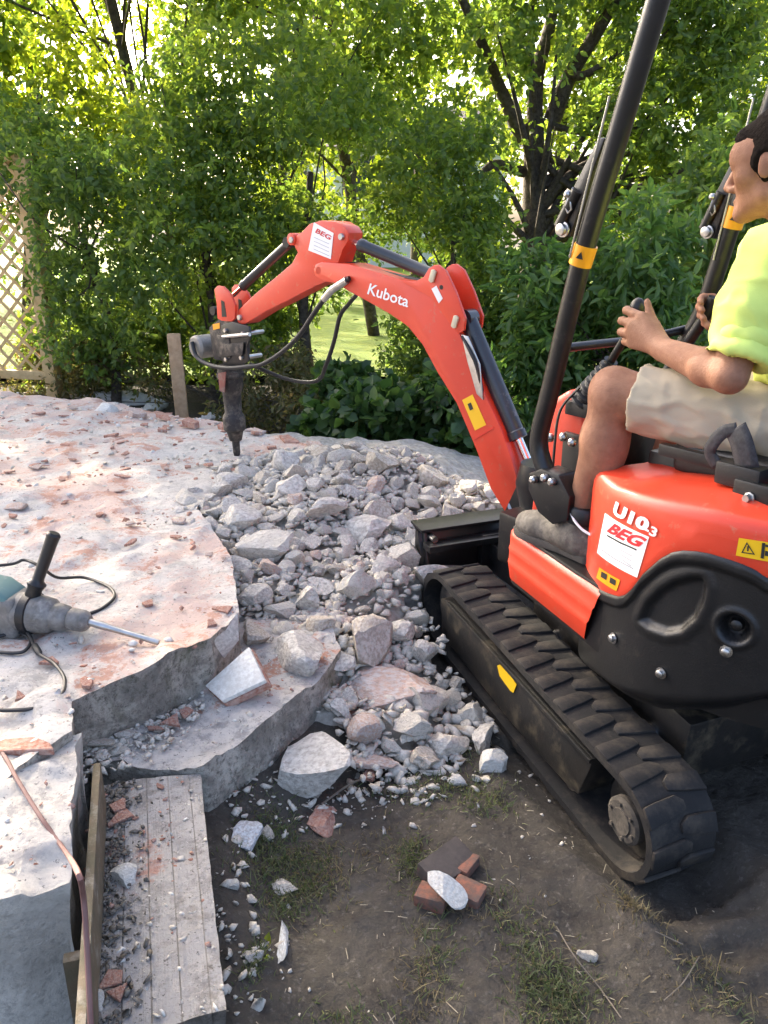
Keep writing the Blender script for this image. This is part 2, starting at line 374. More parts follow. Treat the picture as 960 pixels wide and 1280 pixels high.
M_PLANK = slabmat('board_marked_concrete', (.40, .375, .345), (.43, .36, .32), (.40, .24, .19), (.26, .24, .215), .25, moss=.4, grooves=radians(-16.4))
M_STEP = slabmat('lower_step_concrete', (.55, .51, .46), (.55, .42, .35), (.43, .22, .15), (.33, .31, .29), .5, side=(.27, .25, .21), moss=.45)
terr_poly = [G(90, 880, T1), G(178, 842, T1), G(265, 800, T1), G(300, 762, T1), (-.52, 2.5), (-.62, 2.75), (-.74, 2.98), (-.70, 3.3), (-.60, 3.6), (-.3, 3.8), G(404, 560, T1), G(300, 535, T1), G(190, 512, T1), G(90, 499, T1), G(0, 490, T1), (-3.9, 6.05), (-5.2, 6.5), (-5.2, 1.0), (-1.5, 1.13), G(0, 985, T1), G(60, 945, T1), G(93, 922, T1)]
terr_poly = [p[:2] for p in terr_poly]
def terr_top(V):
    far = np.clip((V[:, 1] - 2.8) / 2, 0, 1)
    return far * (fbm(V * 2.3, 4, 40) - .45) * .05 + .012 * np.clip((fbm(V * 3, 3, 44) - .56) * 14, 0, 1)
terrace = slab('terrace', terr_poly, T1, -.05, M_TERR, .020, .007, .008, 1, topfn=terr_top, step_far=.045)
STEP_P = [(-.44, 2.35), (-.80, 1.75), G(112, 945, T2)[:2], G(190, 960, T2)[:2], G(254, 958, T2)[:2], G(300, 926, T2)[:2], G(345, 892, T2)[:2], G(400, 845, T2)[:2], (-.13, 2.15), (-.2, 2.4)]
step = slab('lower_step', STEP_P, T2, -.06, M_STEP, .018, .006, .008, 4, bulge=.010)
pd = unit(A3(-.185, .655, 0)); pn = A3(pd[1], -pd[0], 0)
pr0 = G(250, 966, TP); pr1 = G(283, 1262, TP)
plank = slab('concrete_step', [pr0 - pn * .235 + pd * .02, pr1 - pn * .20, pr1, pr0], TP, -.02, M_PLANK, .014, .004, .0025, 9)
bk0, bk1 = G(97, 925, T1), G(85, 1092, T1)
def blk_top(V): return -.02 * np.clip((1.22 - V[:, 1]) / .15, 0, 1) * fbm(V * 9, 3, 3)
block = slab('masonry_step', [bk0 + A3(-.0, .03, 0), bk0 + pd * .0, bk1, bk1 + (G(0, 1122, T1) - bk1) * 1.0, A3(-1.3, .74, 0), A3(-1.3, 1.20, 0), A3(-.9, 1.42, 0)], T1 + .004, -.05, M_BLOCK, .014, .009, .009, 14, bulge=.02, topfn=blk_top)
# timber formwork board against the step
M_WOOD = mat('weathered_board', [(.115, .08, .045), (.155, .115, .068), (.085, .072, .04)], 9, .8, .002, 50, dust=((.30, .27, .22), .3, 20))
mb = MB(); a = bk0 + pn * .028 + pd * .02; b = bk1 + pn * .026 - pd * .30
a = a + pd * -.05; mb.prism([a + UP * -.045, a + UP * -.30, b + UP * -.30, b + UP * -.04], pn * .016)
form = mb.build('formwork_board', M_WOOD, bev=.003)
tag(form, 'narrow weathered timber board standing on edge against the left masonry step', 'board')
# short peg beside the board
mb = MB(); c = G(83, 1232, .2); mb.prism([c + pn * .0 - UP * .25, c + pn * .03 - UP * .25, c + pn * .03 + UP * .05, c + UP * .05], pd * .02)
tag(mb.build('wooden_peg', M_WOOD, bev=.002), 'short upright wooden peg beside the formwork board at the bottom left', 'peg')

# rubble mound under the chunks
CPTS = A3((-.78, 3.63, .36), (-.4, 3.85, .37), (0, 3.78, .42), (.04, 3.62, .42), (.45, 3.3, .33), (-.3, 3.2, .37), (-.7, 3.0, .34), (-.45, 2.6, .28), (-.22, 2.25, .19), (0, 2.6, .25),
          (.2, 2.9, .27), (.2, 2.4, .13), (.27, 2.05, .02), (.02, 2.0, .09), (-.15, 1.8, .05), (.1, 1.78, .0), (.45, 2.6, .10), (.6, 3.05, .24), (.8, 3.4, .27), (1.3, 3.6, .18), (.5, 2.1, -.04), (*G(262, 1002, .09)[:2], .10), (*G(254, 1040, .05)[:2], .05), (*G(300, 972, .08)[:2], .08), (*G(345, 938, .09)[:2], .09), (*G(398, 880, .11)[:2], .11), (*G(275, 960, .09)[:2], .09), (*G(420, 985, .03)[:2], .03), (*G(330, 1010, .0)[:2], .0),
          (-.05, 4.15, .27), (.7, 4.1, .15), (.1, 1.62, -.05), (-.1, 1.6, -.03), (*G(290, 1060)[:2], -.05), (*G(265, 1030)[:2], -.01), (.35, 1.85, -.06), (1.8, 4, -.05), (1.2, 4.4, -.05), (-.9, 3.3, .335), (1.4, 2.9, -.05), (.75, 2.5, -.02))
def mound(X, Y):
    X = np.asarray(X, float); d = (X[..., None] - CPTS[:, 0]) ** 2 + (np.asarray(Y, float)[..., None] - CPTS[:, 1]) ** 2 + 1e-4
    w = d ** -1.7; return (w * CPTS[:, 2]).sum(-1) / w.sum(-1)
xs = np.arange(-.95, 1.9, .02); ys = np.arange(1.3, 4.5, .02); X, Y = np.meshgrid(xs, ys, indexing='ij')
Z = mound(X, Y) - .024 - .03 * (Y < 1.95) + (fbm(np.stack([X, Y], -1) * 14, 4, 6) - .5) * .05
dx, dy = X - O[0], Y - O[1]; ttx = dx * tr[0] + dy * tr[1]; tty = dx * tf[0] + dy * tf[1]
Z = np.where((X > .42) & (Y < 2.35), -.35, Z)
Z = np.where((np.abs(ttx) < .52) & (tty < .76), np.minimum(Z, -.06), Z)
P = np.stack([X, Y, Z], -1); nx, ny = X.shape; ii = (np.arange(nx - 1)[:, None] * ny + np.arange(ny - 1)[None]).ravel()
M_BED = mat('concrete_dust_bed', [(.40, .37, .315), (.50, .465, .40), (.29, .265, .22)], 16, .95, .006, 60, spec=.1)
bed = link('rubble_bed', fastmesh('rubble_bed', P.reshape(-1, 3), np.stack([ii, ii + ny, ii + ny + 1, ii + 1], -1)), M_BED, smooth=180)
tag(bed, 'grey dusty bed of crushed concrete under the rubble heap', 'rubble', kind='stuff')
# ================================================================== MINI EXCAVATOR
EX = root('mini_excavator', tuple(O), radians(-HA), 'red mini excavator with black tracks and a raised boom breaking up the terrace', 'excavator')
# ---- tracks
M_MUD = mat('dried_mud_steel', [(.055, .046, .036), (.085, .070, .054), (.035, .03, .025)], 14, .85, .002, 80, dust=((.16, .13, .095), .5, 16))
CF, RF, CR, RR = A3(.56, .17), .118, A3(-.417, .079), .110
def loop(extra, n):
    pts = []
    for c, r in ((CF, RF), (CR, RR)):
        for a in np.linspace(0, 2 * pi, 180, endpoint=False): pts.append(c + (r + extra) * A3(cos(a), sin(a)))
    P = np.array(pts); P = P[np.lexsort((P[:, 1], P[:, 0]))]
    def half(Q):
        h = []
        for q in Q:
            while len(h) > 1 and (h[-1][0] - h[-2][0]) * (q[1] - h[-2][1]) - (h[-1][1] - h[-2][1]) * (q[0] - h[-2][0]) <= 0: h.pop()
            h.append(q)
        return h
    H = np.array(half(P)[:-1] + half(P[::-1])[:-1]); H = np.vstack([H, H[:1]])
    s = np.concatenate([[0], np.cumsum(np.linalg.norm(np.diff(H, axis=0), axis=1))]); t = np.linspace(0, s[-1], n, endpoint=False)
    return np.column_stack([np.interp(t, s, H[:, 0]), np.interp(t, s, H[:, 1])]), s[-1]
def track(xo, xi):
    sg = 1 if xi > xo else -1
    N = 120; A, _ = loop(0, N); B, _ = loop(.020, N)
    mb = MB(); V = []
    for i in range(N):
        for x, q in ((xo, B[i]), (xo, A[i]), (xo + sg * .012, A[i] * 1), (xi, A[i]), (xi, B[i])): V.append(TZ(x, q[0], q[1]))
    F = []
    for i in range(N):
        j = (i + 1) % N
        for k in range(5): F.append([i * 5 + k, i * 5 + (k + 1) % 5, j * 5 + (k + 1) % 5, j * 5 + k])
    mb.add(V, F); tk = mb.build('track', M_RUB, EX, smooth=40)
    # tread lugs, alternately reaching in from either edge; each its own sub-part
    nl = 30; C, _ = loop(.020, nl * 4); out = []; me = [None, None]
    for i in range(nl * 2):
        q = C[i * 2]; d = unit(A3(*(C[(i * 2 + 1) % len(C)] - C[i * 2 - 1]), 0)); side = i % 2
        if me[side] is None:
            m = MB(); x0, x1 = (.0, .108) if side == 0 else (.082, abs(xi - xo))
            s_ = -.012 if side == 0 else .012
            pl = [(x0, -.026), (x0 + .03, -.030), (x1 - .02, -.022 + s_), (x1, -.008 + s_), (x1, .014 + s_), (x1 - .03, .022 + s_), (x0 + .03, .018), (x0, .024)] if side == 0 else [(x1, -.026), (x1, .024), (x1 - .03, .018), (x0 + .03, .022 - s_), (x0, .014 - s_), (x0, -.008 - s_), (x0 + .02, -.022 - s_), (x1 - .03, -.030)]
            m.prism([(a, b, -.004) for a, b in pl], (0, 0, .0115))
            o = m.build('tread_lug', M_RUB, None, bev=.005); me[side] = o.data
        else:
            o = bpy.data.objects.new('tread_lug', me[side]); COL.objects.link(o)
        inv = np.array(INV[EX.name]); up = A3(d[1], -d[0])   # outward normal in (y,z)
        ex = tr * sg; ey = tf * d[0] + UP * d[1]; ez = tf * up[0] + UP * up[1]
        Mw = np.eye(4); Mw[:3, 0], Mw[:3, 1], Mw[:3, 2] = ex, ey, ez; Mw[:3, 3] = TZ(xo, q[0], q[1])
        o.parent = tk; o.matrix_local = Matrix((inv @ Mw).tolist())
    # side frame, wheels
    fr = MB(); e = xo + sg * .012
    P = [TX(551, 748, e), TX(562, 752, e), TX(650, 849, e), TX(741, 949, e), TX(737, 962, e), TX(722, 993, e), TX(712, 985, e), TX(640, 905, e), TX(562, 806, e), TX(552, 790, e)]
    if xo > 0: # mirror track: shift the same section across
        P = [p + tr * (xo - sg * 0 - (-.44)) for p in [TX(a, b, -.428) for a, b in ((551, 748), (562, 752), (650, 849), (741, 949), (737, 962), (722, 993), (712, 985), (640, 905), (562, 806), (552, 790))]]
    fr.prism(P, tr * sg * .10); f = fr.build('track_frame', M_FRM, EX, bev=.004)
    lip = MB(); lp = [P[1] - UP * .0, P[2], P[3]]; lip.prism([P[1], P[3], P[3] - UP * .012, P[1] - UP * .012], -tr * sg * .010); lip.build('frame_flange', M_FRM, f, bev=.002)
    for c, r, nm in ((CR, .058, 'sprocket'), (CF, .105, 'idler')):
        m = MB(); p = TZ(xo + sg * (.018 if nm == 'sprocket' else .05), *c); q = p + tr * sg * .11
        m.lathe(p, q, [(0, r * .25), (0, r * .86), (.05, r), (.2, r), (.22, r * .8), (.5, r * .8), (1, r * .8)], 28); w = m.build(nm, M_MUD, EX, smooth=28)
        if nm == 'sprocket':
            m = MB(); m.lathe(p - tr * sg * .004, p + tr * sg * .01, [(0, r * .3), (0, r * .55), (1, r * .6)], 22); m.build('hub_cap', M_MUD, w, smooth=28)
            for k in range(6): h_ = p + (tf * cos(k * pi / 3 + .3) + UP * sin(k * pi / 3 + .3)) * r * .74; m = MB(); m.cyl(h_ - tr * sg * .006, h_ + tr * sg * .004, .0055, seg=8); m.build('hub_bolt', M_MUD, w)
        m = MB(); m.cyl(TZ(xo + sg * .06, *c), TZ(xo + sg * .13, *c), .098 if nm == 'sprocket' else .1, seg=22); m.build('wheel_drum', M_FRM, w)
    for k in range(3):
        m = MB(); yy = -.18 + .25 * k; zz = .079 + (.17 - .079) * (yy + .417) / .977 - .075
        m.cyl(TZ(xo + sg * .04, yy, zz), TZ(xo + sg * .14, yy, zz), .036, seg=16); m.build('roller', M_DIRTYM, EX)
    return f
frL = track(-.44, -.26); track(.44, .26)
m = MB(); q = [TX(622, 832, -.430), TX(629, 829, -.430), TX(646, 856, -.430), TX(642, 866, -.430), TX(638, 863, -.430), TX(625, 845, -.430)]
m.prism(q, -tr * .0015); m.build('decal', M_YEL, frL)
m = MB(); m.box(TZ(0, .0, .20), (.20, .36, .09), [tr, unit(tf + UP * .093), unit(UP - tf * .093)]); m.build('undercarriage', M_FRM, EX, bev=.01)
for yy, zz in ((-.24, .155), (.22, .20)):
    m = MB(); m.cyl(TZ(-.30, yy, zz), TZ(.30, yy, zz), .026, seg=20); ax = m.build('axle_tube', M_CHR, EX)
    m = MB()
    for s in (-1, 1): m.cyl(TZ(s * .30, yy, zz), TZ(s * .255, yy, zz), .045, seg=16)
    m.build('axle_socket', M_FRM, ax)
m = MB(); m.cyl(HZ(0, 0, .26), HZ(0, 0, .37), .22, .24, 36); m.build('slew_ring', M_DIRTYM, EX, bev=.004)
# ---- dozer blade
prof = [(.90, .36), (.865, .35), (.845, .30), (.835, .24), (.84, .17), (.87, .11), (.90, .085)]
m = MB(); front = [(y + .014, z) for y, z in prof]
pl = [TZ(-.385, y, z) for y, z in prof] + [TZ(-.385, y, z) for y, z in front[::-1]]
m.prism(pl, tr * .77); blade = m.build('dozer_blade', M_BLKM, EX, bev=.002, smooth=50)
m = MB(); m.prism([TZ(-.385, .83, .355), TZ(-.385, .93, .362), TZ(-.385, .93, .372), TZ(-.385, .83, .366)], tr * .77); m.build('blade_top_edge', M_BLKM, blade, bev=.002)
for s in (-1, 1):
    m = MB(); x = s * .37; m.prism([TZ(x, .80, .20), TZ(x, .84, .35), TZ(x, .92, .365), TZ(x, .93, .10), TZ(x, .86, .10)], -tr * s * .014); m.build('blade_end_plate', M_BLKM, blade, bev=.002)
    m = MB(); m.prism([TZ(s * .12, .3, .19), TZ(s * .12, .3, .26), TZ(s * .12, .84, .30), TZ(s * .12, .84, .18)], tr * .05); m.build('blade_arm', M_BLKM, EX, bev=.004)
    m = MB(); m.cyl(TZ(x * .93, .80, .335), TZ(x * .93, .90, .335), .012, seg=12); m.build('blade_pin', M_STL, blade)
m = MB(); m.box(TZ(-.02, .815, .25), (.13, .02, .075), [tr, tf, UP]); m.build('blade_box', M_BLKM, blade, bev=.004)
m = MB(); m.box(TZ(-.18, .80, .31), (.20, .03, .012), [tr, tf, UP]); m.build('blade_rib', M_BLKM, blade, bev=.003)
# ---- upper body
CX, CY, CRAD = .10, -.27, .50
def hood_hit(px, py, extra=0.):
    """where a line of sight meets the round left flank of the body: (angle, z)"""
    r = ray(px, py); d = A3(r @ hr, r @ hf); o_ = CAMP - O; c = A3(o_ @ hr - CX, o_ @ hf - CY); R = CRAD + extra
    A_ = d @ d; B_ = 2 * c @ d; C_ = c @ c - R * R; D = B_ * B_ - 4 * A_ * C_
    t = (-B_ - sqrt(max(D, 0))) / (2 * A_); p = CAMP + r * t; e = p - O; q = A3(e @ hr - CX, e @ hf - CY)
    return degrees(atan2(q[1], -q[0])), p[2]
def hood_pt(a, z, out=0.):
    a = radians(a); R = CRAD + out; return HZ(CX - R * cos(a), CY + R * sin(a), z)
red_low = [hood_hit(*p) for p in ((729, 720), (734, 728), (746, 737), (760, 744), (772, 748), (781, 746), (790, 738), (803, 720), (825, 701), (840, 693), (853, 691), (870, 692), (887, 695), (910, 702), (930, 709), (945, 716), (959, 726))]
red_low = sorted(red_low)
la = np.array([p[0] for p in red_low]); lz = np.array([p[1] for p in red_low])
A_FRONT = hood_hit(731, 716)[0]
ridge = sorted([hood_hit(*p, -.006) for p in ((768, 608), (783, 613), (830, 627), (900, 641), (958, 655))]); ra = np.array([p[0] for p in ridge]); rz_ = np.array([p[1] for p in ridge])
# plan outline of the whole upper body: left flank arc, rear, right flank (mirror), front
def outline_left(n=70):
    out = []
    for t in np.linspace(0, 1, 7)[:-1]: out.append((-CX * 0 + (-.02 - .27 * t), .035 - .01 * t ** 3, None))
    fx, fy = CX - CRAD * cos(radians(A_FRONT)), CY + CRAD * sin(radians(A_FRONT))
    x0, y0 = out[-1][0] - .02, .025
    for t in np.linspace(0, 1, 6)[:-1]:
        out.append((x0 * (1 - t) ** 2 + 2 * t * (1 - t) * (fx + .012) + fx * t * t, y0 * (1 - t) ** 2 + 2 * t * (1 - t) * (y0 - .002) + fy * t * t, None))
    a1 = -degrees(math.acos(CX / CRAD))
    for a in np.linspace(A_FRONT, a1, n): out.append((CX - CRAD * cos(radians(a)), CY + CRAD * sin(radians(a)), a))
    return out
OL = outline_left(); OUT = OL + [(-x, y, a) for x, y, a in OL[::-1][1:]]
def body_rows(rows):
    """rows: list of (inset fraction, z function of (i, angle)) -> loft over the outline"""
    mb = MB(); Pm = []
    for ins, zf in rows:
        Pm.append([HZ(x * (1 - ins[i] if hasattr(ins, '__len__') else x and (1 - ins)), -.3 + (y + .3) * (1 - (ins[i] if hasattr(ins, '__len__') else ins)), zf(a)) for i, (x, y, a) in enumerate(OUT)])
    mb.grid(np.array(Pm)); return mb
def zl(a): return float(np.interp(a, la, lz)) if a is not None else float(lz[-1])
def zr(a): return float(np.interp(a, ra, rz_)) if a is not None else float(rz_[-1])
rows = [(.014, lambda a: zl(a) + .0), (.004, lambda a: zl(a) + .002), (0, lambda a: zl(a) + .008), (0, lambda a: zl(a) + .03), (0, lambda a: (zl(a) + zr(a)) / 2), (.001, lambda a: zr(a) - .05), (.004, lambda a: zr(a) - .028), (.012, lambda a: zr(a) - .012), (.027, lambda a: zr(a) - .002),
        (.05, lambda a: zr(a) + .003), (.10, lambda a: zr(a) + .008), (.2, lambda a: zr(a) + .020), (.34, lambda a: zr(a) + .034), (.5, lambda a: zr(a) + .036), (.97, lambda a: zr(a) + .034)]
hood = body_rows(rows).build('engine_hood', M_RED, EX, smooth=60)
# black lower cover with the moulded recess, filler hole and bolts
rc = [hood_hit(*p) for p in ((797, 776), (806, 755), (822, 738), (842, 727), (862, 722), (877, 722), (882, 735), (878, 755), (868, 775), (850, 790), (830, 793), (808, 785))]
RC = np.array(rc); rcc = RC.mean(0)
fh = hood_hit(917, 787); KA = CRAD * pi / 180
def pol_d(a, z):
    """signed distance (m) to the recess outline, inside positive"""
    P_ = np.column_stack([(RC[:, 0] - a) * KA, RC[:, 1] - z]); n = len(P_); d = 9; ins = False
    for i in range(n):
        p, q = P_[i], P_[(i + 1) % n]; e = q - p; t = np.clip(-(p @ e) / (e @ e), 0, 1); d = min(d, np.linalg.norm(p + e * t))
        if (p[1] > 0) != (q[1] > 0) and 0 < (q[0] - p[0]) * (-p[1]) / (q[1] - p[1]) + p[0]: ins = not ins
    return d if ins else -d
sm = lambda t: np.clip(t, 0, 1) ** 2 * (3 - 2 * np.clip(t, 0, 1))
low = [hood_hit(*p) for p in ((716, 822), (740, 850), (775, 876), (815, 892), (860, 895), (905, 894), (955, 884))]; low = sorted(low)
wa = np.array([p[0] for p in low]); wz = np.array([p[1] for p in low])
As = np.concatenate([np.arange(A_FRONT + 6, -60, -.6), np.arange(-60, -102, -4)]); NV = 64; Pm = []
for a in As:
    zt = float(np.interp(a, la, lz)) + .016; zb = float(np.interp(a, wa, wz)); col = []
    for k in range(NV):
        t = k / (NV - 1); z = zt + (zb - zt) * t
        dp = -.006 + .010 * sm((.045 - (zt - z)) / .01) * sm(((zt - z) - .006) / .01)         # raised rim along the red edge
        if -45 < a < 32:
            d = pol_d(a, z); dp -= .013 * sm((d + .004) / .016) - .004 * sm((d + .03) / .02) * sm(-(d - .01) / .012)
            rr = sqrt(((a - fh[0]) * KA) ** 2 + (z - fh[1]) ** 2); dp -= .03 * sm((.034 - rr) / .012) - .006 * sm((.052 - rr) / .012) * sm((rr - .03) / .01)
        dp -= .03 * sm((t - .86) / .14) ** 2
        col.append(hood_pt(a, z, dp))
    Pm.append(col)
mb = MB(); mb.grid(np.array(Pm)); cover = mb.build('side_cover', M_BLKP, EX, smooth=70)
for p in ((765, 798), (825, 842), (907, 815)):
    a, z = hood_hit(*p); m = MB(); c = hood_pt(a, z, -.004); n = unit(hood_pt(a, z, .1) - c); m.lathe(c, c + n * .012, [(0, .014), (.15, .014), (.2, .0095), (.8, .0095), (1, .006)], 12); m.build('cover_bolt', M_STL, cover)
a, z = fh; m = MB(); c = hood_pt(a, z, -.036); n = unit(hood_pt(a, z, .1) - c); m.lathe(c, c + n * .02, [(0, .016), (.8, .013), (1, .006)], 12); m.build('filler_plug', M_BLKM, cover)
m = MB(); m.prism([HZ(x * .9, -.3 + (y + .3) * .9, .36) for x, y, a in OUT][:-1], UP * .46); m.build('body_core', M_BLKM, EX)
# decals that follow the flank
def flank(name, quad, mt, parent, out=.0016, n=8):
    Q = [A3(*hood_hit(*p)) for p in quad]; Pm = []
    for i in range(n + 1):
        u = i / n; r_ = []
        for j in range(n + 1):
            v = j / n; q = (Q[0] * (1 - u) + Q[1] * u) * (1 - v) + (Q[3] * (1 - u) + Q[2] * u) * v; r_.append(hood_pt(*q, out))
        Pm.append(r_)
    m = MB(); m.grid(np.array(Pm)); return m.build(name, mt, parent, smooth=180)
def text_tris(body, bold=0.0, shear=0.0):
    c = bpy.data.curves.new('t', 'FONT'); c.body = body; c.offset = bold; c.shear = shear; c.resolution_u = 3; c.fill_mode = 'FRONT'
    o = bpy.data.objects.new('t', c); COL.objects.link(o); me = o.to_mesh()
    V = np.array([v.co[:2] for v in me.vertices]); F = [list(p.vertices) for p in me.polygons]
    o.to_mesh_clear(); bpy.data.objects.remove(o); bpy.data.curves.remove(c)
    V = (V - V.min(0)) / (V.max(0) - V.min(0)); return V, F
def flank_text(name, body, quad, mt, parent, out=.0026, bold=.012, shear=0):
    Q = [A3(*hood_hit(*p)) for p in quad]; V, F = text_tris(body, bold, shear); P_ = []
    for u, v in V:
        q = (Q[0] * (1 - u) + Q[1] * u) * v + (Q[3] * (1 - u) + Q[2] * u) * (1 - v); P_.append(hood_pt(*q, out))
    return link(name, fastmesh(name, P_, F), mt, parent)
stk = flank('hire_sticker', ((757, 641), (812, 671), (797, 722), (747, 691)), M_WHT, hood)
flank_text('lettering', 'BEG', ((766, 652), (811, 673), (803, 686), (759, 664)), M_REDP, hood, bold=.045, shear=.25)
flank_text('lettering', 'U10', ((771, 626), (815, 650), (809, 665), (766, 642)), M_WHT, hood, bold=.055)
flank_text('lettering', '-3', ((809, 653), (824, 661), (820, 672), (805, 665)), M_WHT, hood, bold=.03)
flank('print_line', ((760, 668), (797, 686), (796.5, 688), (759.5, 670)), M_BLKPR, hood, .0028, 2)
for x0, x1, y in ((776, 792, 686), (777, 791, 692), (778, 790, 698)): flank('print_line', ((x0, y), (x1, y + 8.5), (x1 - .4, y + 9.7), (x0 - .4, y + 1.2)), M_GRYPR, hood, .0028, 2)
flank('print_line', ((753, 686), (793, 710), (792.5, 711.5), (752.5, 687.5)), M_GRYPR, hood, .0028, 2)
d1 = flank('warning_decal', ((750, 709), (776, 725), (771, 739), (746, 722)), M_ORG, hood)
for x, y in ((753, 714), (764, 721)): flank('pictogram', ((x, y), (x + 7, y + 4), (x + 6, y + 11), (x - 1, y + 7)), M_BLKPR, hood, .0028, 2)
d2 = flank('warning_decal', ((924, 672), (972, 679), (968, 703), (920, 694)), M_YEL, hood)
for tri in (((934, 677), (944, 693), (927, 690.5)),):
    Q = [hood_hit(*p) for p in tri]; c = np.mean(np.array(Q), 0); m = MB(); Vo = [hood_pt(*(A3(*q)), .0028) for q in Q] + [hood_pt(*(c + (A3(*q) - c) * .72), .0028) for q in Q]
    m.add(Vo, [[0, 1, 4, 3], [1, 2, 5, 4], [2, 0, 3, 5]]); m.build('pictogram', M_BLKPR, hood)
flank('pictogram', ((934.5, 682), (936.5, 682.3), (936, 688.5), (934, 688.2)), M_BLKPR, hood, .003, 2)
for q in (((953, 678), (957, 678.5), (955, 698), (951, 697)), ((957, 680), (968, 682), (967, 685), (957, 683)), ((957, 688), (968, 690), (967, 696), (956, 694))): flank('pictogram', q, M_BLKPR, hood, .003, 2)
# ---- foot step (red panel), floor, front
SP0 = HZ(-.36, -.05, 0); sn = azd(HA + 15 + 90)
STP = lambda px, py, o=0.: onplane(px, py, SP0, sn) - sn * o
sfw = unit(A3(*(STP(641, 667) - STP(749, 748))[:2], 0))
rowsz = [(.540, -.010), (.534, -.002), (.520, .0), (.492, .0), (.484, .004), (.474, .0015), (.447, .0015), (.439, .005), (.429, .002), (.385, -.006), (.362, -.022)]
base = STP(749, 748) * A3(1, 1, 0); Ls = np.linalg.norm((STP(640, 680) - STP(749, 748))[:2]); Pm = []
for z, o in rowsz:
    r_ = [base - sfw * .0 + sn * .03 - sn * o + UP * (z - .0)]
    r_ = []
    for t in np.linspace(0, 1, 22): r_.append(base + sfw * ((lambda s0: s0 + (Ls - s0) * t)(.36 * max(0, .54 - z))) - sn * o + UP * z)
    for a in np.linspace(0, 90, 9)[1:]: r_.append(base + sfw * (Ls + .045 * sin(radians(a))) + sn * (.045 * (1 - cos(radians(a))) - o * cos(radians(a))) + sfw * o * sin(radians(a)) * 0 + UP * z)
    r_.append(base + sfw * (Ls + .045) + sn * .34 + UP * z); Pm.append(r_)
m = MB(); m.grid(np.array(Pm)); stp = m.build('step_panel', M_RED, EX, smooth=50)
fl = [base + sn * .012 - sfw * .02] + [base + sfw * Ls * t + sn * .008 for t in (.3, .7, 1)] + [base + sfw * (Ls + .036 * sin(a)) + sn * (.008 + .036 * (1 - cos(a))) for a in (.5, 1, 1.5)]
fl = fl + [base + sfw * (Ls + .036) + sn * .36, HZ(.33, .36, 0), HZ(.36, .0, 0)]
fl = [p * A3(1, 1, 0) for p in fl]
m = MB(); m.prism([p + UP * .515 for p in fl], UP * .034); m.build('floor_mat', M_BLKP, EX, bev=.006)
m = MB(); m.prism([p * .995 + HZ(0, .1, 0) * A3(.005, .005, 0) + UP * .37 for p in fl], UP * .15); m.build('floor_frame', M_BLKM, EX)
# ---- swing bracket and front console
B0 = G(640, 640, .45)
BMX = lambda px, py, off=0.: onplane(px, py, B0 + bn * off, bn)
m = MB(); c = HZ(.06, .56, .40); m.lathe(c - UP * .10, c + UP * .26, [(0, .07), (.2, .085), (.5, .06), (.8, .085), (1, .07)], 20); m.build('swing_post', M_BLKM, EX)
m = MB(); m.box(HZ(.05, .46, .42), (.14, .14, .09), [hr, hf, UP]); m.build('swing_frame', M_BLKM, EX, bev=.015)
for s, nm in ((-.012, 0), (.118, 1)):
    m = MB(); q = [BMX(632, 640, s), BMX(648, 606, s), BMX(668, 596, s), BMX(690, 615, s), BMX(690, 670, s), BMX(655, 672, s)]; m.prism(q, -bn * .012); m.build('swing_bracket', M_BLKM, EX, bev=.003)
m = MB(); m.cyl(BMX(641, 633, -.02), BMX(641, 633, .13), .018, seg=14); m.build('boom_foot_pin', M_STL, EX)
cn = MB(); cp = [HZ(-.13, .20, .55), HZ(-.13, .42, .55), HZ(-.13, .40, .80), HZ(-.13, .36, .93), HZ(-.13, .30, .97), HZ(-.13, .235, .94), HZ(-.13, .21, .80)]
cn.prism(cp, hr * .30); con = cn.build('control_console', M_RED, EX, bev=.02, seg=3)
m = MB(); m.box(HZ(.02, .25, .72), (.16, .05, .13), [hr, hf, UP]); m.build('console_skirt', M_BLKM, EX, bev=.01)
for px, py in ((689, 547), (705, 546), (716, 553)):
    m = MB(); c = HX(px, py, -.17); m.lathe(c, c - hr * .015, [(0, .013), (.6, .012), (1, .005)], 12); m.build('console_bolt', M_STL, con)
m = MB(); pth = smooth_path([HX(726, 483, -.145), HX(705, 505, -.16), HX(697, 525, -.17), HX(693, 560, -.18), HX(690, 600, -.19)], 5); m.tube(pth, .004, 6); m.build('console_cable', M_HOSE, con)
# ---- roll bar
mid = [(686, 605), (677, 580), (671, 560), (672, 535), (684, 490), (718, 340), (762, 195), (830, -35), (858, -130)]
def post(path, x, name='roll_bar_post'):
    m = MB(); P_ = smooth_path([HX(a, b, x) for a, b in path], 6); m.tube(P_, .0258, 18); return m.build(name, M_BLKM, EX, smooth=60)
LX, RX = -.27, .30
pL = post([(702, 632), (690, 606), (680, 583), (674, 560), (676, 535), (690, 480), (729, 318), (772, 172), (833, -35), (860, -130)], LX)
pR = post([(835, 500), (845, 450), (858, 425), (880, 385), (912, 288), (945, 190), (985, 70), (1030, -70), (1060, -160)], RX)
pts = [HX(860, -130, LX), HX(868, -160, LX + .03), HX(1050, -190, RX - .03), HX(1060, -160, RX)]
m = MB(); m.tube(smooth_path(pts, 5), .0275, 14); m.build('roll_bar_crossbar', M_BLKM, EX)
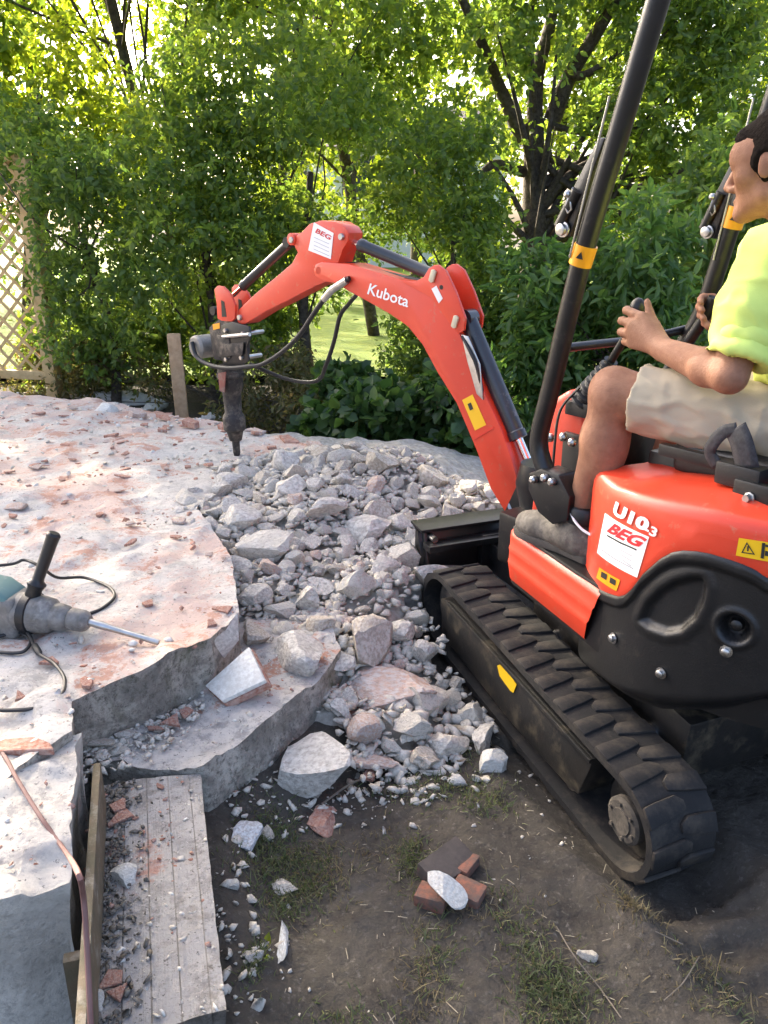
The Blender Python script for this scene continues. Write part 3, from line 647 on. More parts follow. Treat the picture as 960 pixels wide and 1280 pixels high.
for P_, x, (y0, y1), xs_ in ((pL, LX, (306, 331), (733, 725)), (pR, RX, (258, 285), (923, 914))):
    a = HX(xs_[0], y0, x); b = HX(xs_[1], y1, x); m = MB(); m.tube([a, b], .0288, 18); m.build('decal', M_ORG, P_)
    q = (a + b) / 2 - unit(hr + hf * .55) * .030; ax3 = unit(b - a); sx_ = unit(np.cross(ax3, unit(q - CAMP)))
    m = MB(); m.prism([q + ax3 * .009 - sx_ * .009, q + ax3 * .009 + sx_ * .009, q - ax3 * .008], unit(q - CAMP) * -.003); m.build('pictogram', M_BLKPR, P_)
for P_, x, dx in ((pL, LX, 0), (pR, RX, 180)):
    f_ = lambda a, b, o=0.: HX(a + dx, b + (0 if dx == 0 else 3), x + o)
    m = MB(); m.prism([f_(700, 292), (f_(712, 296)), f_(740, 215), f_(756, 172), f_(748, 172), f_(716, 235), f_(708, 262)], hr * .03); hb = m.build('hinge_bracket', M_BLKM, P_, bev=.004)
    m = MB(); c = f_(705, 287, -.004); m.lathe(c, c - hr * .018, [(0, .0185), (.25, .0185), (.3, .0145), (.9, .0145), (1, .010)], 6 if 0 else 14); m.build('hinge_bolt', M_STL, P_)
    m = MB(); c = f_(713, 243, -.002); m.lathe(c, c - hr * .02, [(0, .009), (.7, .009), (1, .004)], 10); m.tube([f_(711, 246, -.012), f_(709, 252, -.014), f_(707, 260, -.013), f_(710, 266, -.012), f_(714, 262, -.012), f_(713, 252, -.012)], .0028, 6); m.build('hinge_pin', M_STL, P_)
    m = MB(); m.tube([f_(722, 238), f_(700, 283)], .016, 10); m.build('hinge_knuckle', M_BLKM, P_)
    m = MB(); a, b = (f_(712, 322, -.028), f_(762, 120, -.026)); m.tube([a, b], .003, 6); m.build('gas_strut_cable', M_STL, P_)
m = MB(); m.prism([HX(a, b, LX - .032) for a, b in ((660, 592), (676, 586), (698, 594), (712, 622), (708, 652), (690, 656), (672, 640), (660, 612))], hr * .07); bs = m.build('post_base', M_BLKM, EX, bev=.006)
for px, py in ((669, 599), (683, 597), (692, 602)):
    m = MB(); c = HX(px, py, LX - .034); m.lathe(c, c - hr * .018, [(0, .0105), (.7, .0105), (1, .006)], 10); m.build('base_bolt', M_STL, bs)
m = MB(); m.tube(smooth_path([HX(696, 436, -.25), HX(740, 431, -.10), HX(800, 424, .12), HX(838, 416, .24), HX(858, 411, .30)], 6), .0125, 12); m.build('front_guard_bar', M_BLKM, EX)
m = MB(); c = [HX(831, 470, .24), HX(846, 445, .25), HX(862, 425, .25), HX(880, 398, .25), HX(893, 372, .25)]; m.tube(smooth_path(c, 5), [.017] * 21, 12); m.build('control_lever', M_BLKP, EX)
# ---- left control lever with bellows
kb = HX(797, 386, -.115); lb = HX(742, 486, -.115); lm = HX(778, 428, -.115)
m = MB(); m.tube(smooth_path([lb, lm, kb - UP * .02], 8), .011, 10); lv = m.build('control_lever', M_BLKP, EX)
m = MB(); m.ell(kb, (.021, .021, .028)); m.build('lever_knob', M_BLKP, lv)
m = MB(); n_ = 28; dl = lm - lb; m.lathe(HX(732, 502, -.115), lb + dl * .62, [(i / n_, (.042 - .026 * i / n_) + (.004 if i % 4 < 2 else -.003)) for i in range(n_ + 1)], 14); m.build('lever_bellows', M_HOSE, lv)
m = MB(); m.box(HX(738, 510, -.10), (.05, .05, .02), [hr, hf, UP]); m.build('lever_base', M_BLKP, lv, bev=.005)
# ---- seat, belt
m = MB(); m.box(HZ(0, -.33, .885), (.22, .21, .04), [hr, hf, UP]); seat = m.build('seat', M_BLKP, EX, bev=.025, seg=3)
m = MB(); m.box(HZ(0, -.56, 1.06), (.21, .035, .18), [hr, unit(hf + UP * .15), unit(UP - hf * .15)]); m.build('seat_back', M_BLKP, EX, bev=.03, seg=3)
m = MB(); m.box(HZ(-.02, -.10, .78), (.18, .06, .10), [hr, hf, UP]); m.build('seat_riser', M_BLKM, EX, bev=.012)
m = MB(); m.box(HX(868, 571, -.25), (.012, .09, .014), [hr, hf, UP]); m.build('seat_rail', M_BLKM, seat, bev=.003)
m = MB(); m.box(HX(928, 594, -.27), (.025, .052, .026), [hr, hf, UP]); m.build('belt_retractor', M_BLKP, seat, bev=.008)
m = MB(); m.box(HX(948, 622, -.29), (.012, .055, .032), [hr, hf, UP]); br = m.build('seat_bracket', M_BLKM, seat, bev=.008)
m = MB(); c = HX(937, 622, -.304); m.lathe(c, c - hr * .016, [(0, .0125), (.2, .0125), (.25, .0095), (1, .008)], 8); m.build('bracket_bolt', M_STL, br)
M_WEB = mat('belt_webbing', [(.02, .02, .022), (.045, .045, .05)], 90, .8, .001, 260)
def strap(name, pts, w, parent, mt, wd):
    P_ = smooth_path(pts, 6); m = MB(); T = np.gradient(P_, axis=0); Pm = []
    for p, t in zip(P_, T): s_ = unit(np.cross(t, wd)); Pm.append([p - s_ * w, p - s_ * w * .3 + wd * .001, p + s_ * w * .3 + wd * .001, p + s_ * w])
    m.grid(np.array(Pm)); me = m.build(name, mt, parent, smooth=180); md = me.modifiers.new('t', 'SOLIDIFY'); md.thickness = .003; return me
strap('seat_belt', [HX(935, 585, -.285), HX(928, 555, -.29), HX(920, 535, -.285)], .026, seat, M_WEB, -hr)
strap('seat_belt', [HX(922, 536, -.285), HX(905, 540, -.288), HX(892, 554, -.286), HX(888, 566, -.28), HX(897, 582, -.275)], .014, seat, M_WEB, -hr)
# ---- boom
BT = .105
bo = [(634.6, 646), (613, 611), (595, 562.5), (570.6, 504.6), (546, 465), (528, 431.5), (509.7, 408.6), (488, 393.4), (461, 378), (433.5, 363), (418, 354), (404, 352), (393.5, 346), (391.5, 337), (394, 330.5), (401, 327.5), (417, 328.5), (436, 330), (455, 335.5), (480, 343), (500.5, 349.5), (519, 351), (531, 346), (537, 335.5), (543, 331.5), (549, 331), (558.4, 338.5), (570.6, 364.5), (582.8, 398), (581, 413), (574, 417), (589, 453), (607, 495.5), (625.5, 535), (640, 575), (654, 626), (645, 640)]
lower = [bo.index((574, 417))]
web = [p for p in bo if p not in ((531, 346), (537, 335.5), (543, 331.5), (549, 331), (558.4, 338.5), (570.6, 364.5), (582.8, 398), (581, 413))]
web = [(526, 352) if p == (519, 351) else p for p in web]
i0 = web.index((526, 352)); web = web[:i0 + 1] + [(550, 372), (566, 400)] + web[i0 + 1:]
m = MB(); m.prism([BMX(*p) for p in web], bn * BT); boom = m.build('boom', M_RED, EX, bev=.007, seg=2, smooth=32)
plate = [(500.5, 351), (519, 352.2), (531, 346), (537, 335.5), (543, 331.5), (549, 331), (558.4, 338.5), (570.6, 364.5), (582.8, 398), (581, 413), (574, 417.5), (560, 400), (540, 372)]
for s in (0, 1):
    m = MB(); off = -.006 if s == 0 else BT - .006
    m.prism([BMX(*p) + bn * off for p in plate], bn * .012); m.build('boom_plate', M_RED, boom, bev=.003)
# recessed slot low on the back of the boom with the cylinder rod in it
def pinobj(p, r, o0, o1, name, parent, mt=None, seg=16):
    m = MB(); a = BMX(*p) + bn * o0; b = BMX(*p) + bn * o1; m.lathe(a, b, [(0, r * .4), (0, r * .85), (.04, r), (.96, r), (1, r * .85), (1, r * .4)], seg); return m.build(name, mt or M_STL, parent)
for p in ((543, 345), (571, 402)):
    ax_ = unit(BMX(p[0] + 4, p[1] - 14) - BMX(*p)); m = MB(); c = BMX(*p) - bn * .006
    q = [c + ax_ * t * .019 + unit(np.cross(ax_, bn)) * s_ * .011 for t, s_ in ((-1, -1), (-1.25, 0), (-1, 1), (1, 1), (1.25, 0), (1, -1))]; m.prism(q, -bn * .009); m.build('pin_keeper', mat('cream_plate%d' % p[0], (.55, .48, .33), 5, .45), boom, bev=.003)
pinobj((553, 359), .008, -.007, -.0055, 'plate_hole', boom, M_BLKM)
def plane_quad(name, quad, mt, parent, lift, fn):
    m = MB(); m.prism([fn(*p) - bn * lift for p in quad], -bn * .0012); return m.build(name, mt, parent)
plane_quad('decal', ((578, 500), (591, 493), (608, 531), (594, 538)), M_YEL, boom, .0005, BMX)
plane_quad('pictogram', ((585, 505), (589, 503), (592, 511), (588, 513)), M_BLKPR, boom, .002, BMX)
plane_quad('small_sticker', ((541, 361), (547, 357), (555, 373), (550, 379)), M_WHT, boom, .0066, BMX)
def plane_text(name, body, quad, mt, parent, lift, bold=.0, shear=0):
    Q = [BMX(*p) - bn * lift for p in quad]; V, F = text_tris(body, bold, shear)
    P_ = [(Q[0] * (1 - u) + Q[1] * u) * v + (Q[3] * (1 - u) + Q[2] * u) * (1 - v) for u, v in V]
    return link(name, fastmesh(name, P_, F), mt, parent)
plane_text('lettering', 'Kubota', ((463, 354), (512, 370), (510, 384.5), (459, 367.5)), M_WHT, boom, .0012, .014)
# lower boom weld line and fork slot
m = MB(); m.prism([BMX(*p) - bn * .0008 for p in ((592, 548), (617, 533), (618, 535), (593, 550))], -bn * .002); m.build('weld_seam', M_REDD, boom)
mid_ = BT / 2
def cylinder(name, a, b, r, frac, rod, parent, mt=M_BLKM):
    a, b = A3(*a), A3(*b); m = MB(); d = unit(b - a)
    m.lathe(a, a + (b - a) * frac, [(0, r * .8), (.01, r), (.93, r), (.94, r * 1.12), (.995, r * 1.12), (1, r * .7)], 22); c = m.build(name, mt, parent)
    m = MB(); m.cyl(a + (b - a) * frac * .98, b, rod, seg=14); m.build('cylinder_rod', M_CHR, c)
    for e, rr in ((a, r * 1.05), (b, rod * 2.0)):
        m = MB(); m.cyl(e - bn * .026, e + bn * .026, rr, seg=16); m.build('cylinder_eye', mt, c)
    return c
M_CYLB = mat('blue_black_paint', [(.016, .020, .026), (.024, .028, .034)], 8, .34, 0, coat=.3, dust=((.2, .19, .17), .1, 15))
cylinder('boom_cylinder', BMX(585, 398, mid_), BMX(676, 614, mid_), .031, .70, .015, EX, M_CYLB)
cylinder('arm_cylinder', BMX(548, 346, mid_), BMX(428, 297, mid_), .0225, .80, .012, EX, M_CYLB)
m = MB(); m.tube(smooth_path([BMX(578, 420, -.004), BMX(589, 442, -.012), BMX(597, 462, -.008), BMX(606, 505, .01)], 5), [.006] * 16, 8); m.build('boom_pipe', M_HOSE, boom)
m = MB(); m.prism([BMX(*p) - bn * .001 for p in ((578, 418), (586, 420), (601, 455), (605, 500), (597, 492), (585, 450))], -bn * .006); m.build('pipe_guard', M_STL, boom, bev=.002)
m = MB(); m.tube(smooth_path([BMX(430, 331, .05), BMX(445, 331, .07), BMX(480, 341, .06), BMX(525, 351, .05)], 5), .009, 8); m.build('arm_hose', M_HOSE, boom)
# ---- arm
ao = [(373, 291), (384, 279.5), (397.7, 275.5), (417, 277), (428, 283), (433, 291), (432, 301), (425, 313), (420, 328), (414, 345), (404, 353), (393, 357), (356.7, 376), (329, 389.5), (304, 405), (297, 406), (293.5, 402), (294, 392), (296, 386.5), (315.7, 367.6), (345.8, 343), (362, 329), (369, 315.6), (364, 306), (362.5, 297)]
AO = .012
m = MB(); m.prism([BMX(*p) + bn * AO for p in ao], bn * .082); arm = m.build('arm', M_RED, EX, bev=.006, smooth=32)
BA_ = lambda x, y: BMX(x, y) + bn * AO
m = MB(); m.prism([BA_(*p) - bn * .0005 for p in ((390, 278), (414.5, 291.5), (411, 324), (383, 313))], -bn * .0015); m.build('hire_sticker', M_WHT, arm)
def arm_text(body, quad, mt, lift):
    Q = [BA_(*p) - bn * lift for p in quad]; V, F = text_tris(body, .03, .2)
    link('lettering', fastmesh('lettering', [(Q[0] * (1 - u) + Q[1] * u) * v + (Q[3] * (1 - u) + Q[2] * u) * (1 - v) for u, v in V], F), mt, arm)
arm_text('BEG', ((393, 284.5), (412.5, 295), (411.5, 301), (391.5, 290.5)), M_REDP, .003)
for y in (296, 301, 306, 311): 
    m = MB(); m.prism([BA_(*p) - bn * .0022 for p in ((390, y), (409, y + 8.5), (409, y + 9.2), (390, y + .7))], -bn * .0006); m.build('print_line', M_GRYPR, arm)
for p, r in (((425, 296), .013), ((398, 338), .017), ((363, 300), .013), ((298, 397), .013)): pinobj(p, r, AO - .012, AO + .094, 'pivot_pin', arm, M_STL if r < .015 else M_RED)
m = MB(); m.cyl(BMX(362, 299) + bn * (AO - .006), BMX(362, 299) + bn * (AO + .088), .024, seg=18); m.build('cylinder_lug', M_RED, arm, bev=.003)
cylinder('bucket_cylinder', BMX(363, 303, AO + .04), BMX(271, 388, AO + .04), .020, .62, .0105, EX)
lk = [(268, 362), (272, 357), (279, 358), (288, 367), (294, 381), (294, 398), (290, 402), (277, 401), (272, 398), (271, 380)]
for off in (AO - .014, AO + .084):
    m = MB(); m.prism([BMX(*p) + bn * off for p in lk], bn * .012); l_ = m.build('bucket_link', M_RED, EX, bev=.003)
    m = MB(); m.prism([BMX(*p) + bn * (off - .0008) for p in ((277, 375), (281, 377), (284, 396), (278, 396))], -bn * .0007); m.build('link_slot', M_BLKM, l_)
# ---- hydraulic breaker
HOff = AO + .041
BR = root('_tmp', (0, 0, 0)); bpy.data.objects.remove(BR)
m = MB(); a = BMX(291, 405, HOff); tip = G(296, 576, T1 - .01); axis_ = tip - BMX(293, 470, HOff)
p0 = BMX(287, 455, HOff); p1 = BMX(296.5, 573, HOff); p1[2] = max(p1[2], T1 - .03)
m.lathe(p0, p1, [(0, .046), (.02, .058), (.08, .060), (.09, .066), (.13, .066), (.14, .058), (.24, .056), (.27, .050), (.30, .044), (.50, .041), (.54, .052), (.56, .055), (.68, .054), (.71, .040), (.80, .030), (.81, .016), (.82, .016)], 18)
brk = m.build('hydraulic_breaker', M_DIRTYM, EX, smooth=35)
m = MB(); d_ = p1 - p0; m.lathe(p0 + d_ * .78, p1, [(0, .019), (.7, .018), (.88, .014), (1, .004)], 12); m.build('chisel', M_DIRTYM, brk)
for s in (-1, 1):
    m = MB(); q = [(276, 407), (290, 402), (311, 408), (313, 420), (308, 434), (311, 450), (300, 458), (280, 459), (275, 440), (279, 424)]; m.prism([BMX(x, y, HOff + s * .050 - .005) for x, y in q], bn * .010); m.build('mounting_bracket', M_BLKM, brk, bev=.003)
m = MB(); m.box(BMX(292, 432, HOff), (.048, .06, .05), [bd, bn, UP]); m.build('mounting_block', M_DIRTYM, brk, bev=.006)
for p in ((283, 413), (305, 417), (303, 447), (284, 449)): pinobj(p, .0105, HOff - .066, HOff + .058, 'bracket_pin', brk)
m = MB(); m.cyl(BMX(279, 421, HOff - .064), BMX(312, 418, HOff - .064), .009, seg=12); m.build('grease_pipe', M_STL, brk)
m = MB(); m.prism([BMX(x, y, HOff - .062) for x, y in ((281, 430), (305, 428), (304, 444), (282, 445))], -bn * .006); m.build('cover_plate', M_DIRTYM, brk, bev=.002)
c = BMX(254, 433, HOff); m = MB(); m.lathe(c - bn * .05 + bd * .0, c + bn * .05, [(0, .02), (0, .045), (.1, .056), (.9, .056), (1, .045)], 22); dr = m.build('swivel_drum', mat('dirty_alloy', [(.30, .28, .25), (.20, .185, .16)], 12, .55, .001, 60, metal=.4, dust=((.42, .38, .32), .3, 14)), brk)
m = MB(); m.prism([BMX(*p) + bn * (HOff - .03) for p in ((256, 410), (268, 400), (282, 398), (292, 408), (288, 425), (272, 452), (262, 450))], bn * .06); m.build('swivel_arm', M_DIRTYM, brk, bev=.005)
m = MB(); m.prism([BMX(*p) + bn * (HOff - .031) for p in ((261, 406), (270, 404), (270, 411), (262, 413))], -bn * .001); m.build('decal', M_ORG, brk)
m = MB(); m.tube(smooth_path([BMX(240, 428, HOff - .06), BMX(246, 446, HOff - .07), BMX(262, 456, HOff - .075), BMX(285, 460, HOff - .08), BMX(310, 458, HOff - .075), BMX(327, 455.5, HOff - .06), BMX(351, 441, HOff - .05), BMX(374, 419, HOff - .045), BMX(395, 388, HOff - .05), BMX(415, 362, HOff - .065), BMX(437, 348, HOff - .06)], 6), .0102, 10); m.build('hydraulic_hose', M_HOSE, EX)
m = MB(); m.tube([BMX(405, 374, HOff - .059), BMX(415, 362, HOff - .065), BMX(434, 350, HOff - .061)], .015, 10); m.build('hose_fitting', M_STL, EX)
m = MB(); m.tube(smooth_path([BMX(446, 368, HOff + .05), BMX(436, 380, HOff + .07), BMX(425, 395, HOff + .08), BMX(418, 425, HOff + .08), BMX(408, 455, HOff + .09), BMX(396, 476, HOff + .12), BMX(360, 474, HOff + .12), BMX(312, 455, HOff + .07)], 6), .009, 10); m.build('hydraulic_hose', M_HOSE, EX)
m = MB(); m.prism([BMX(*p) + bn * (HOff - .066) for p in ((276, 466), (286, 464), (284, 490), (278, 488))], -bn * .004); m.build('breaker_rib', mat('rusty_red', [(.22, .06, .04), (.14, .05, .04)], 12, .7, dust=((.2, .17, .14), .4, 20)), brk, bev=.001)
# ================================================================== VEGETATION, FENCE, HOUSE
def at(px, py, Yd):
    r = ray(px, py); return CAMP + r * (Yd / r[1])
def rot_dirs(n):
    v = rng.normal(size=(n, 3)); return v / np.linalg.norm(v, axis=1)[:, None]
LAWN_WIN = np.array([(384, 408), (420, 396), (470, 400), (486, 425), (470, 452), (430, 462), (395, 470), (386, 445)], float)
def in_poly(x, y, Pg):
    ins = np.zeros(len(x), bool); j = len(Pg) - 1
    for i in range(len(Pg)):
        c = (Pg[i, 1] > y) != (Pg[j, 1] > y)
        xi = (Pg[j, 0] - Pg[i, 0]) * (y - Pg[i, 1]) / (Pg[j, 1] - Pg[i, 1] + 1e-9) + Pg[i, 0]
        ins ^= c & (x < xi); j = i
    return ins
def leaf_geo(C, D, S, asp=.5, fold=.25, six=True):
    """C base points, D blade directions, S lengths -> folded pointed leaves"""
    n = len(C); r = rot_dirs(n) + A3(0, 0, .9); side = np.cross(D, r); side /= np.linalg.norm(side, axis=1)[:, None] + 1e-9
    nr = np.cross(side, D); S = S[:, None]
    if six:
        mid = C + D * S * .5 - nr * S * .02
        V = np.stack([C, C + D * S * .33 + side * S * asp * .5 + nr * S * fold * .3, C + D * S * .68 + side * S * asp * .4 + nr * S * fold * .18, C + D * S - nr * S * .10, C + D * S * .68 - side * S * asp * .4 + nr * S * fold * .18, C + D * S * .33 - side * S * asp * .5 + nr * S * fold * .3], 1)
        base = np.arange(n)[:, None] * 6
        F = np.concatenate([base + np.array([[0, 1, 2]]), base + np.array([[0, 2, 3]]), base + np.array([[0, 3, 4]]), base + np.array([[0, 4, 5]])])
    else:
        V = np.stack([C, C + D * S * .5 + side * S * asp * .5 + nr * S * fold * .3, C + D * S, C + D * S * .5 - side * S * asp * .5 + nr * S * fold * .3], 1)
        base = np.arange(n)[:, None] * 4
        F = np.concatenate([base + np.array([[0, 1, 2]]), base + np.array([[0, 2, 3]])])
    return V.reshape(-1, 3), F
TRUNK_WIN = [np.array([(642, 262), (648, 200), (598, 218), (598, 196), (645, 186), (612, 100), (600, 40), (622, 40), (636, 100), (660, 130), (668, 20), (702, 10), (690, 130), (748, 20), (770, 30), (722, 110), (700, 200), (760, 190), (700, 245), (690, 262)], float)]
def twig_leaves(clumps, per, lsize, tw=.22, nl=9, shell=.55, droop=.15, window=True):
    Cs, Ds, Ss = [], [], []
    for (c, rad), k in zip(clumps, per):
        nt = max(1, int(k / nl)); d = rot_dirs(nt); rr = rng.uniform(shell, 1.0, nt) ** .8
        p = c + d * rad * rr[:, None]; p = p + (rng.random((nt, 3)) - .5) * .06
        td = d * .8 + rot_dirs(nt) * .8 + A3(0, 0, .15 - droop); td /= np.linalg.norm(td, axis=1)[:, None]
        for j in range(nl):
            q = p + td * (tw * (j / nl - .4)) + A3(0, 0, -droop * tw * (j / nl) ** 2)
            ld = td * .5 + rot_dirs(nt) * 1.0 + A3(0, 0, -.25); ld /= np.linalg.norm(ld, axis=1)[:, None]
            Cs.append(q); Ds.append(ld); Ss.append(rng.uniform(.6, 1.25, nt) * lsize)
    C, D, S = np.concatenate(Cs), np.concatenate(Ds), np.concatenate(Ss)
    keep = C[:, 2] > .0
    if window:
        x, y, dep = proj(C); j = rng.normal(0, 5, len(x)); keep &= ~in_poly(x + j, y + j[::-1], LAWN_WIN); keep &= ~(in_poly(x + j * .7, y + j[::-1] * .7, TRUNK_WIN[0]) & (rng.random(len(x)) < .96) & (C[:, 1] < 9.6)); keep &= ~((x + j < 37) & (y > 192) & (y < 475) & (C[:, 1] < 6.75) & (rng.random(len(x)) < .8))
    return C[keep], D[keep], S[keep]
M_BARK = mat('dark_bark', [(.085, .068, .052), (.13, .108, .084), (.05, .04, .032)], 12, .9, .012, 24, spec=.15)
M_LEAF = dict(
    mid=leafmat('leaf_mid', (.068, .118, .028), (.105, .160, .036), (.165, .215, .045), .55),
    dark=leafmat('leaf_dark', (.056, .104, .028), (.085, .140, .036), (.135, .19, .045), .53),
    yel=leafmat('leaf_yellow', (.09, .14, .024), (.13, .175, .03), (.175, .21, .037), .58),
    ivy=leafmat('leaf_ivy', (.025, .058, .018), (.042, .085, .024), (.07, .12, .032), .4, .38),
    elder=leafmat('leaf_elder', (.055, .115, .032), (.08, .15, .04), (.12, .19, .05), .45, .45),
    dry=leafmat('leaf_dry', (.06, .075, .022), (.10, .10, .035), (.15, .12, .05), .4, .6))
def crown(c, rad, n, rc):
    out = []
    for i in range(n):
        d = rot_dirs(1)[0]; r = rng.uniform(.15, 1) ** .5
        out.append((c + d * rad * r, A3(1, 1, .8) * rc * rng.uniform(.7, 1.3)))
    return out
def plant(name, label, cat, group, base, clumps, n, lsize, mt, trunk_r=.05, trunk_top=None, droop=.15, asp=.5, six=True, limbs=True, nl=9, tw=.22, window=True, forks=None, shell=.45):
    base = A3(*base); r_ = root(name, tuple(base), 0, label, cat, group)
    vol = np.array([np.prod(r) ** .6667 for c, r in clumps]); per = n * vol / vol.sum()
    C, D, S = twig_leaves(clumps, per, lsize, tw, nl, shell, droop, window)
    V, F = leaf_geo(C, D, S, asp, .3, six)
    me = fastmesh('crown', V, F); link('crown', me, mt, r_, smooth=None, kind='stuff')
    if limbs:
        m = MB(); cs = np.array([c for c, r in clumps]); top = A3(*trunk_top) if trunk_top is not None else cs.mean(0)
        tp = smooth_path([base - UP * .1, base * .6 + top * .4 + A3(rng.normal(0, .06), rng.normal(0, .06), 0), top], 5)
        m.tube(tp, np.linspace(trunk_r * 1.15, trunk_r * .55, len(tp)), 9); t_ = m.build('trunk', M_BARK, r_, smooth=180)
        lm = MB()
        for k, (c, r) in enumerate(clumps):
            if (k % 3 and len(clumps) > 14): continue
            s = tp[int(len(tp) * rng.uniform(.35, .95))]
            mid_ = (s + c) / 2 + A3(rng.normal(0, .08), rng.normal(0, .08), -.05)
            q = smooth_path([s, mid_, c], 3); lm.tube(q, np.linspace(trunk_r * .26, .004, len(q)), 5, caps=False)
        for pts, r0, r1 in (forks or []):
            q = smooth_path(pts, 5); lm.tube(q, np.linspace(r0, r1, len(q)), 9, caps=False)
        lm.build('limbs', M_BARK, r_, smooth=180)
    return r_
def pxcrown(px, py, Yd, rx, ry, n, rc, depth=None):
    c = at(px, py, Yd); k = Yd / 1000 * 1.02
    return crown(c, A3(rx * k, depth or min(.75, rx * k), ry * k), n, rc)
GT = 'trees and tall shrubs along the garden edge'
def ground_under(px, Yd): p = at(px, 300, Yd); return (p[0], p[1], 0)
def high(px, Yd, z0, z1, w, n, rc):
    p = at(px, 285, Yd); return [(A3(p[0] + rng.uniform(-w, w), p[1] + rng.uniform(-.7, .9), rng.uniform(z0, z1)), A3(1, 1, .8) * rc * rng.uniform(.8, 1.25)) for _ in range(n)]
plant('hazel_shrub', 'dense mid green shrub right beside the lattice fence on the left', 'shrub', GT, ground_under(120, 6.5), pxcrown(140, 330, 6.4, 88, 120, 18, .28) + pxcrown(90, 200, 6.6, 90, 60, 8, .30), 10500, .062, M_LEAF['dark'], .04)
plant('hazel_shrub', 'tall leafy shrub rising behind the breaker and the wooden post', 'shrub', GT, ground_under(255, 6.6), pxcrown(250, 320, 6.5, 95, 130, 20, .30) + pxcrown(240, 190, 6.9, 90, 70, 9, .32), 10500, .060, M_LEAF['mid'], .04)
plant('small_tree', 'bushy young tree standing directly behind the arm of the excavator', 'tree', GT, ground_under(385, 7.2), pxcrown(345, 170, 7.1, 100, 120, 18, .34) + pxcrown(400, 300, 7.3, 60, 60, 6, .26), 10500, .064, M_LEAF['mid'], .05, at(388, 215, 7.2))
plant('leafy_tree', 'yellow green sunlit tree above the lattice fence at the far left', 'tree', GT, ground_under(10, 9), pxcrown(60, 95, 8.8, 150, 110, 18, .45), 10000, .085, M_LEAF['yel'], .05)
plant('leafy_tree', 'tall tree with fine leaves filling the upper middle of the view', 'tree', GT, ground_under(300, 9.2), pxcrown(270, 60, 8.8, 130, 110, 12, .45) + pxcrown(430, 60, 8.2, 110, 90, 10, .42), 13000, .078, M_LEAF['mid'], .05)
plant('small_tree', 'loose green shrub tree behind the elbow of the boom', 'tree', GT, ground_under(560, 7.0), pxcrown(545, 255, 6.9, 75, 130, 18, .30) + pxcrown(600, 390, 6.3, 60, 90, 10, .28), 10500, .062, M_LEAF['mid'], .045)
# the big tree with the forked trunk
P_ = lambda x, y, d=8.6: at(x, y, d)
fk = [([P_(655, 175), P_(625, 110), P_(605, 60, 8.4), P_(560, -40, 8.2)], .075, .035), ([P_(668, 165), P_(672, 90), P_(690, 20, 8.8), P_(700, -90, 9)], .085, .04),
      ([P_(690, 150), P_(712, 95, 8.5), P_(755, 25, 8.3), P_(800, -60, 8.1)], .09, .04), ([P_(655, 215), P_(618, 205, 8.4), P_(595, 222, 8.2), P_(560, 215, 8)], .055, .02),
      ([P_(680, 255), P_(705, 225, 8.5), P_(745, 200, 8.4), P_(800, 190, 8.2)], .065, .02), ([P_(712, 95, 8.5), P_(735, 92, 8.3), P_(780, 60, 8.2)], .05, .02)]
big = pxcrown(590, 60, 8.2, 120, 110, 14, .36) + pxcrown(760, 70, 8.3, 130, 110, 14, .38) + pxcrown(890, 120, 8.2, 90, 130, 12, .38) + pxcrown(660, 20, 8.0, 80, 70, 6, .34) + pxcrown(840, 20, 8.4, 130, 90, 14, .40) + pxcrown(880, 200, 8.6, 80, 70, 8, .32) + pxcrown(730, 150, 8.9, 90, 60, 8, .3) + pxcrown(780, 235, 8.4, 90, 50, 8, .3)
plant('forked_tree', 'large tree with a dark forked trunk standing behind the roll bar', 'tree', GT, ground_under(665, 8.6), big, 27000, .080, M_LEAF['mid'], .17, P_(668, 150), forks=fk, shell=.35)
low = sum([pxcrown(a, b, 7.4, 46, 40, 4, .26, .5) for a, b in ((70, 430), (130, 440), (190, 430), (250, 440), (310, 430), (350, 400), (300, 370), (230, 380), (160, 400))], [])
plant('garden_hedge', 'broad leafy hedge filling the ground behind the shrubs left of the arm', 'hedge', GT, ground_under(200, 7.6), low, 16000, .06, M_LEAF['mid'], .03)
low = sum([pxcrown(a, b, 6.6, 42, 42, 4, .24, .5) for a, b in ((520, 430), (570, 450), (620, 470), (660, 420), (610, 400), (540, 400))], [])
plant('garden_hedge', 'leafy hedge filling the ground between the boom and the roll bar', 'hedge', GT, ground_under(590, 6.8), low, 9000, .06, M_LEAF['dark'], .03)
plant('elder_bush', 'bright green elder bush growing behind the control levers', 'bush', GT, ground_under(770, 5.6), pxcrown(775, 360, 5.4, 105, 95, 18, .24) + pxcrown(690, 420, 5.4, 55, 110, 10, .22) + pxcrown(850, 480, 5.2, 70, 90, 8, .24), 9500, .095, M_LEAF['elder'], .03, asp=.36, droop=.3)
plant('elder_bush', 'dark leafy bush rising behind the man at the right edge', 'bush', GT, ground_under(930, 6.2), pxcrown(910, 290, 6.1, 90, 130, 16, .28) + pxcrown(930, 450, 5.6, 70, 100, 8, .28), 9000, .085, M_LEAF['dark'], .035, asp=.42, droop=.25)
plant('ivy_bush', 'low dark ivy bush with broad leaves right behind the rubble heap', 'bush', GT, ground_under(500, 5.2), pxcrown(455, 520, 5.1, 70, 40, 10, .17, .35) + pxcrown(540, 515, 5.0, 70, 50, 12, .18, .35) + pxcrown(600, 560, 4.7, 45, 35, 6, .15, .3) + pxcrown(430, 485, 5.2, 30, 20, 3, .12, .2), 6500, .085, M_LEAF['ivy'], .02, asp=.8, droop=.35, nl=6, tw=.18, window=False)
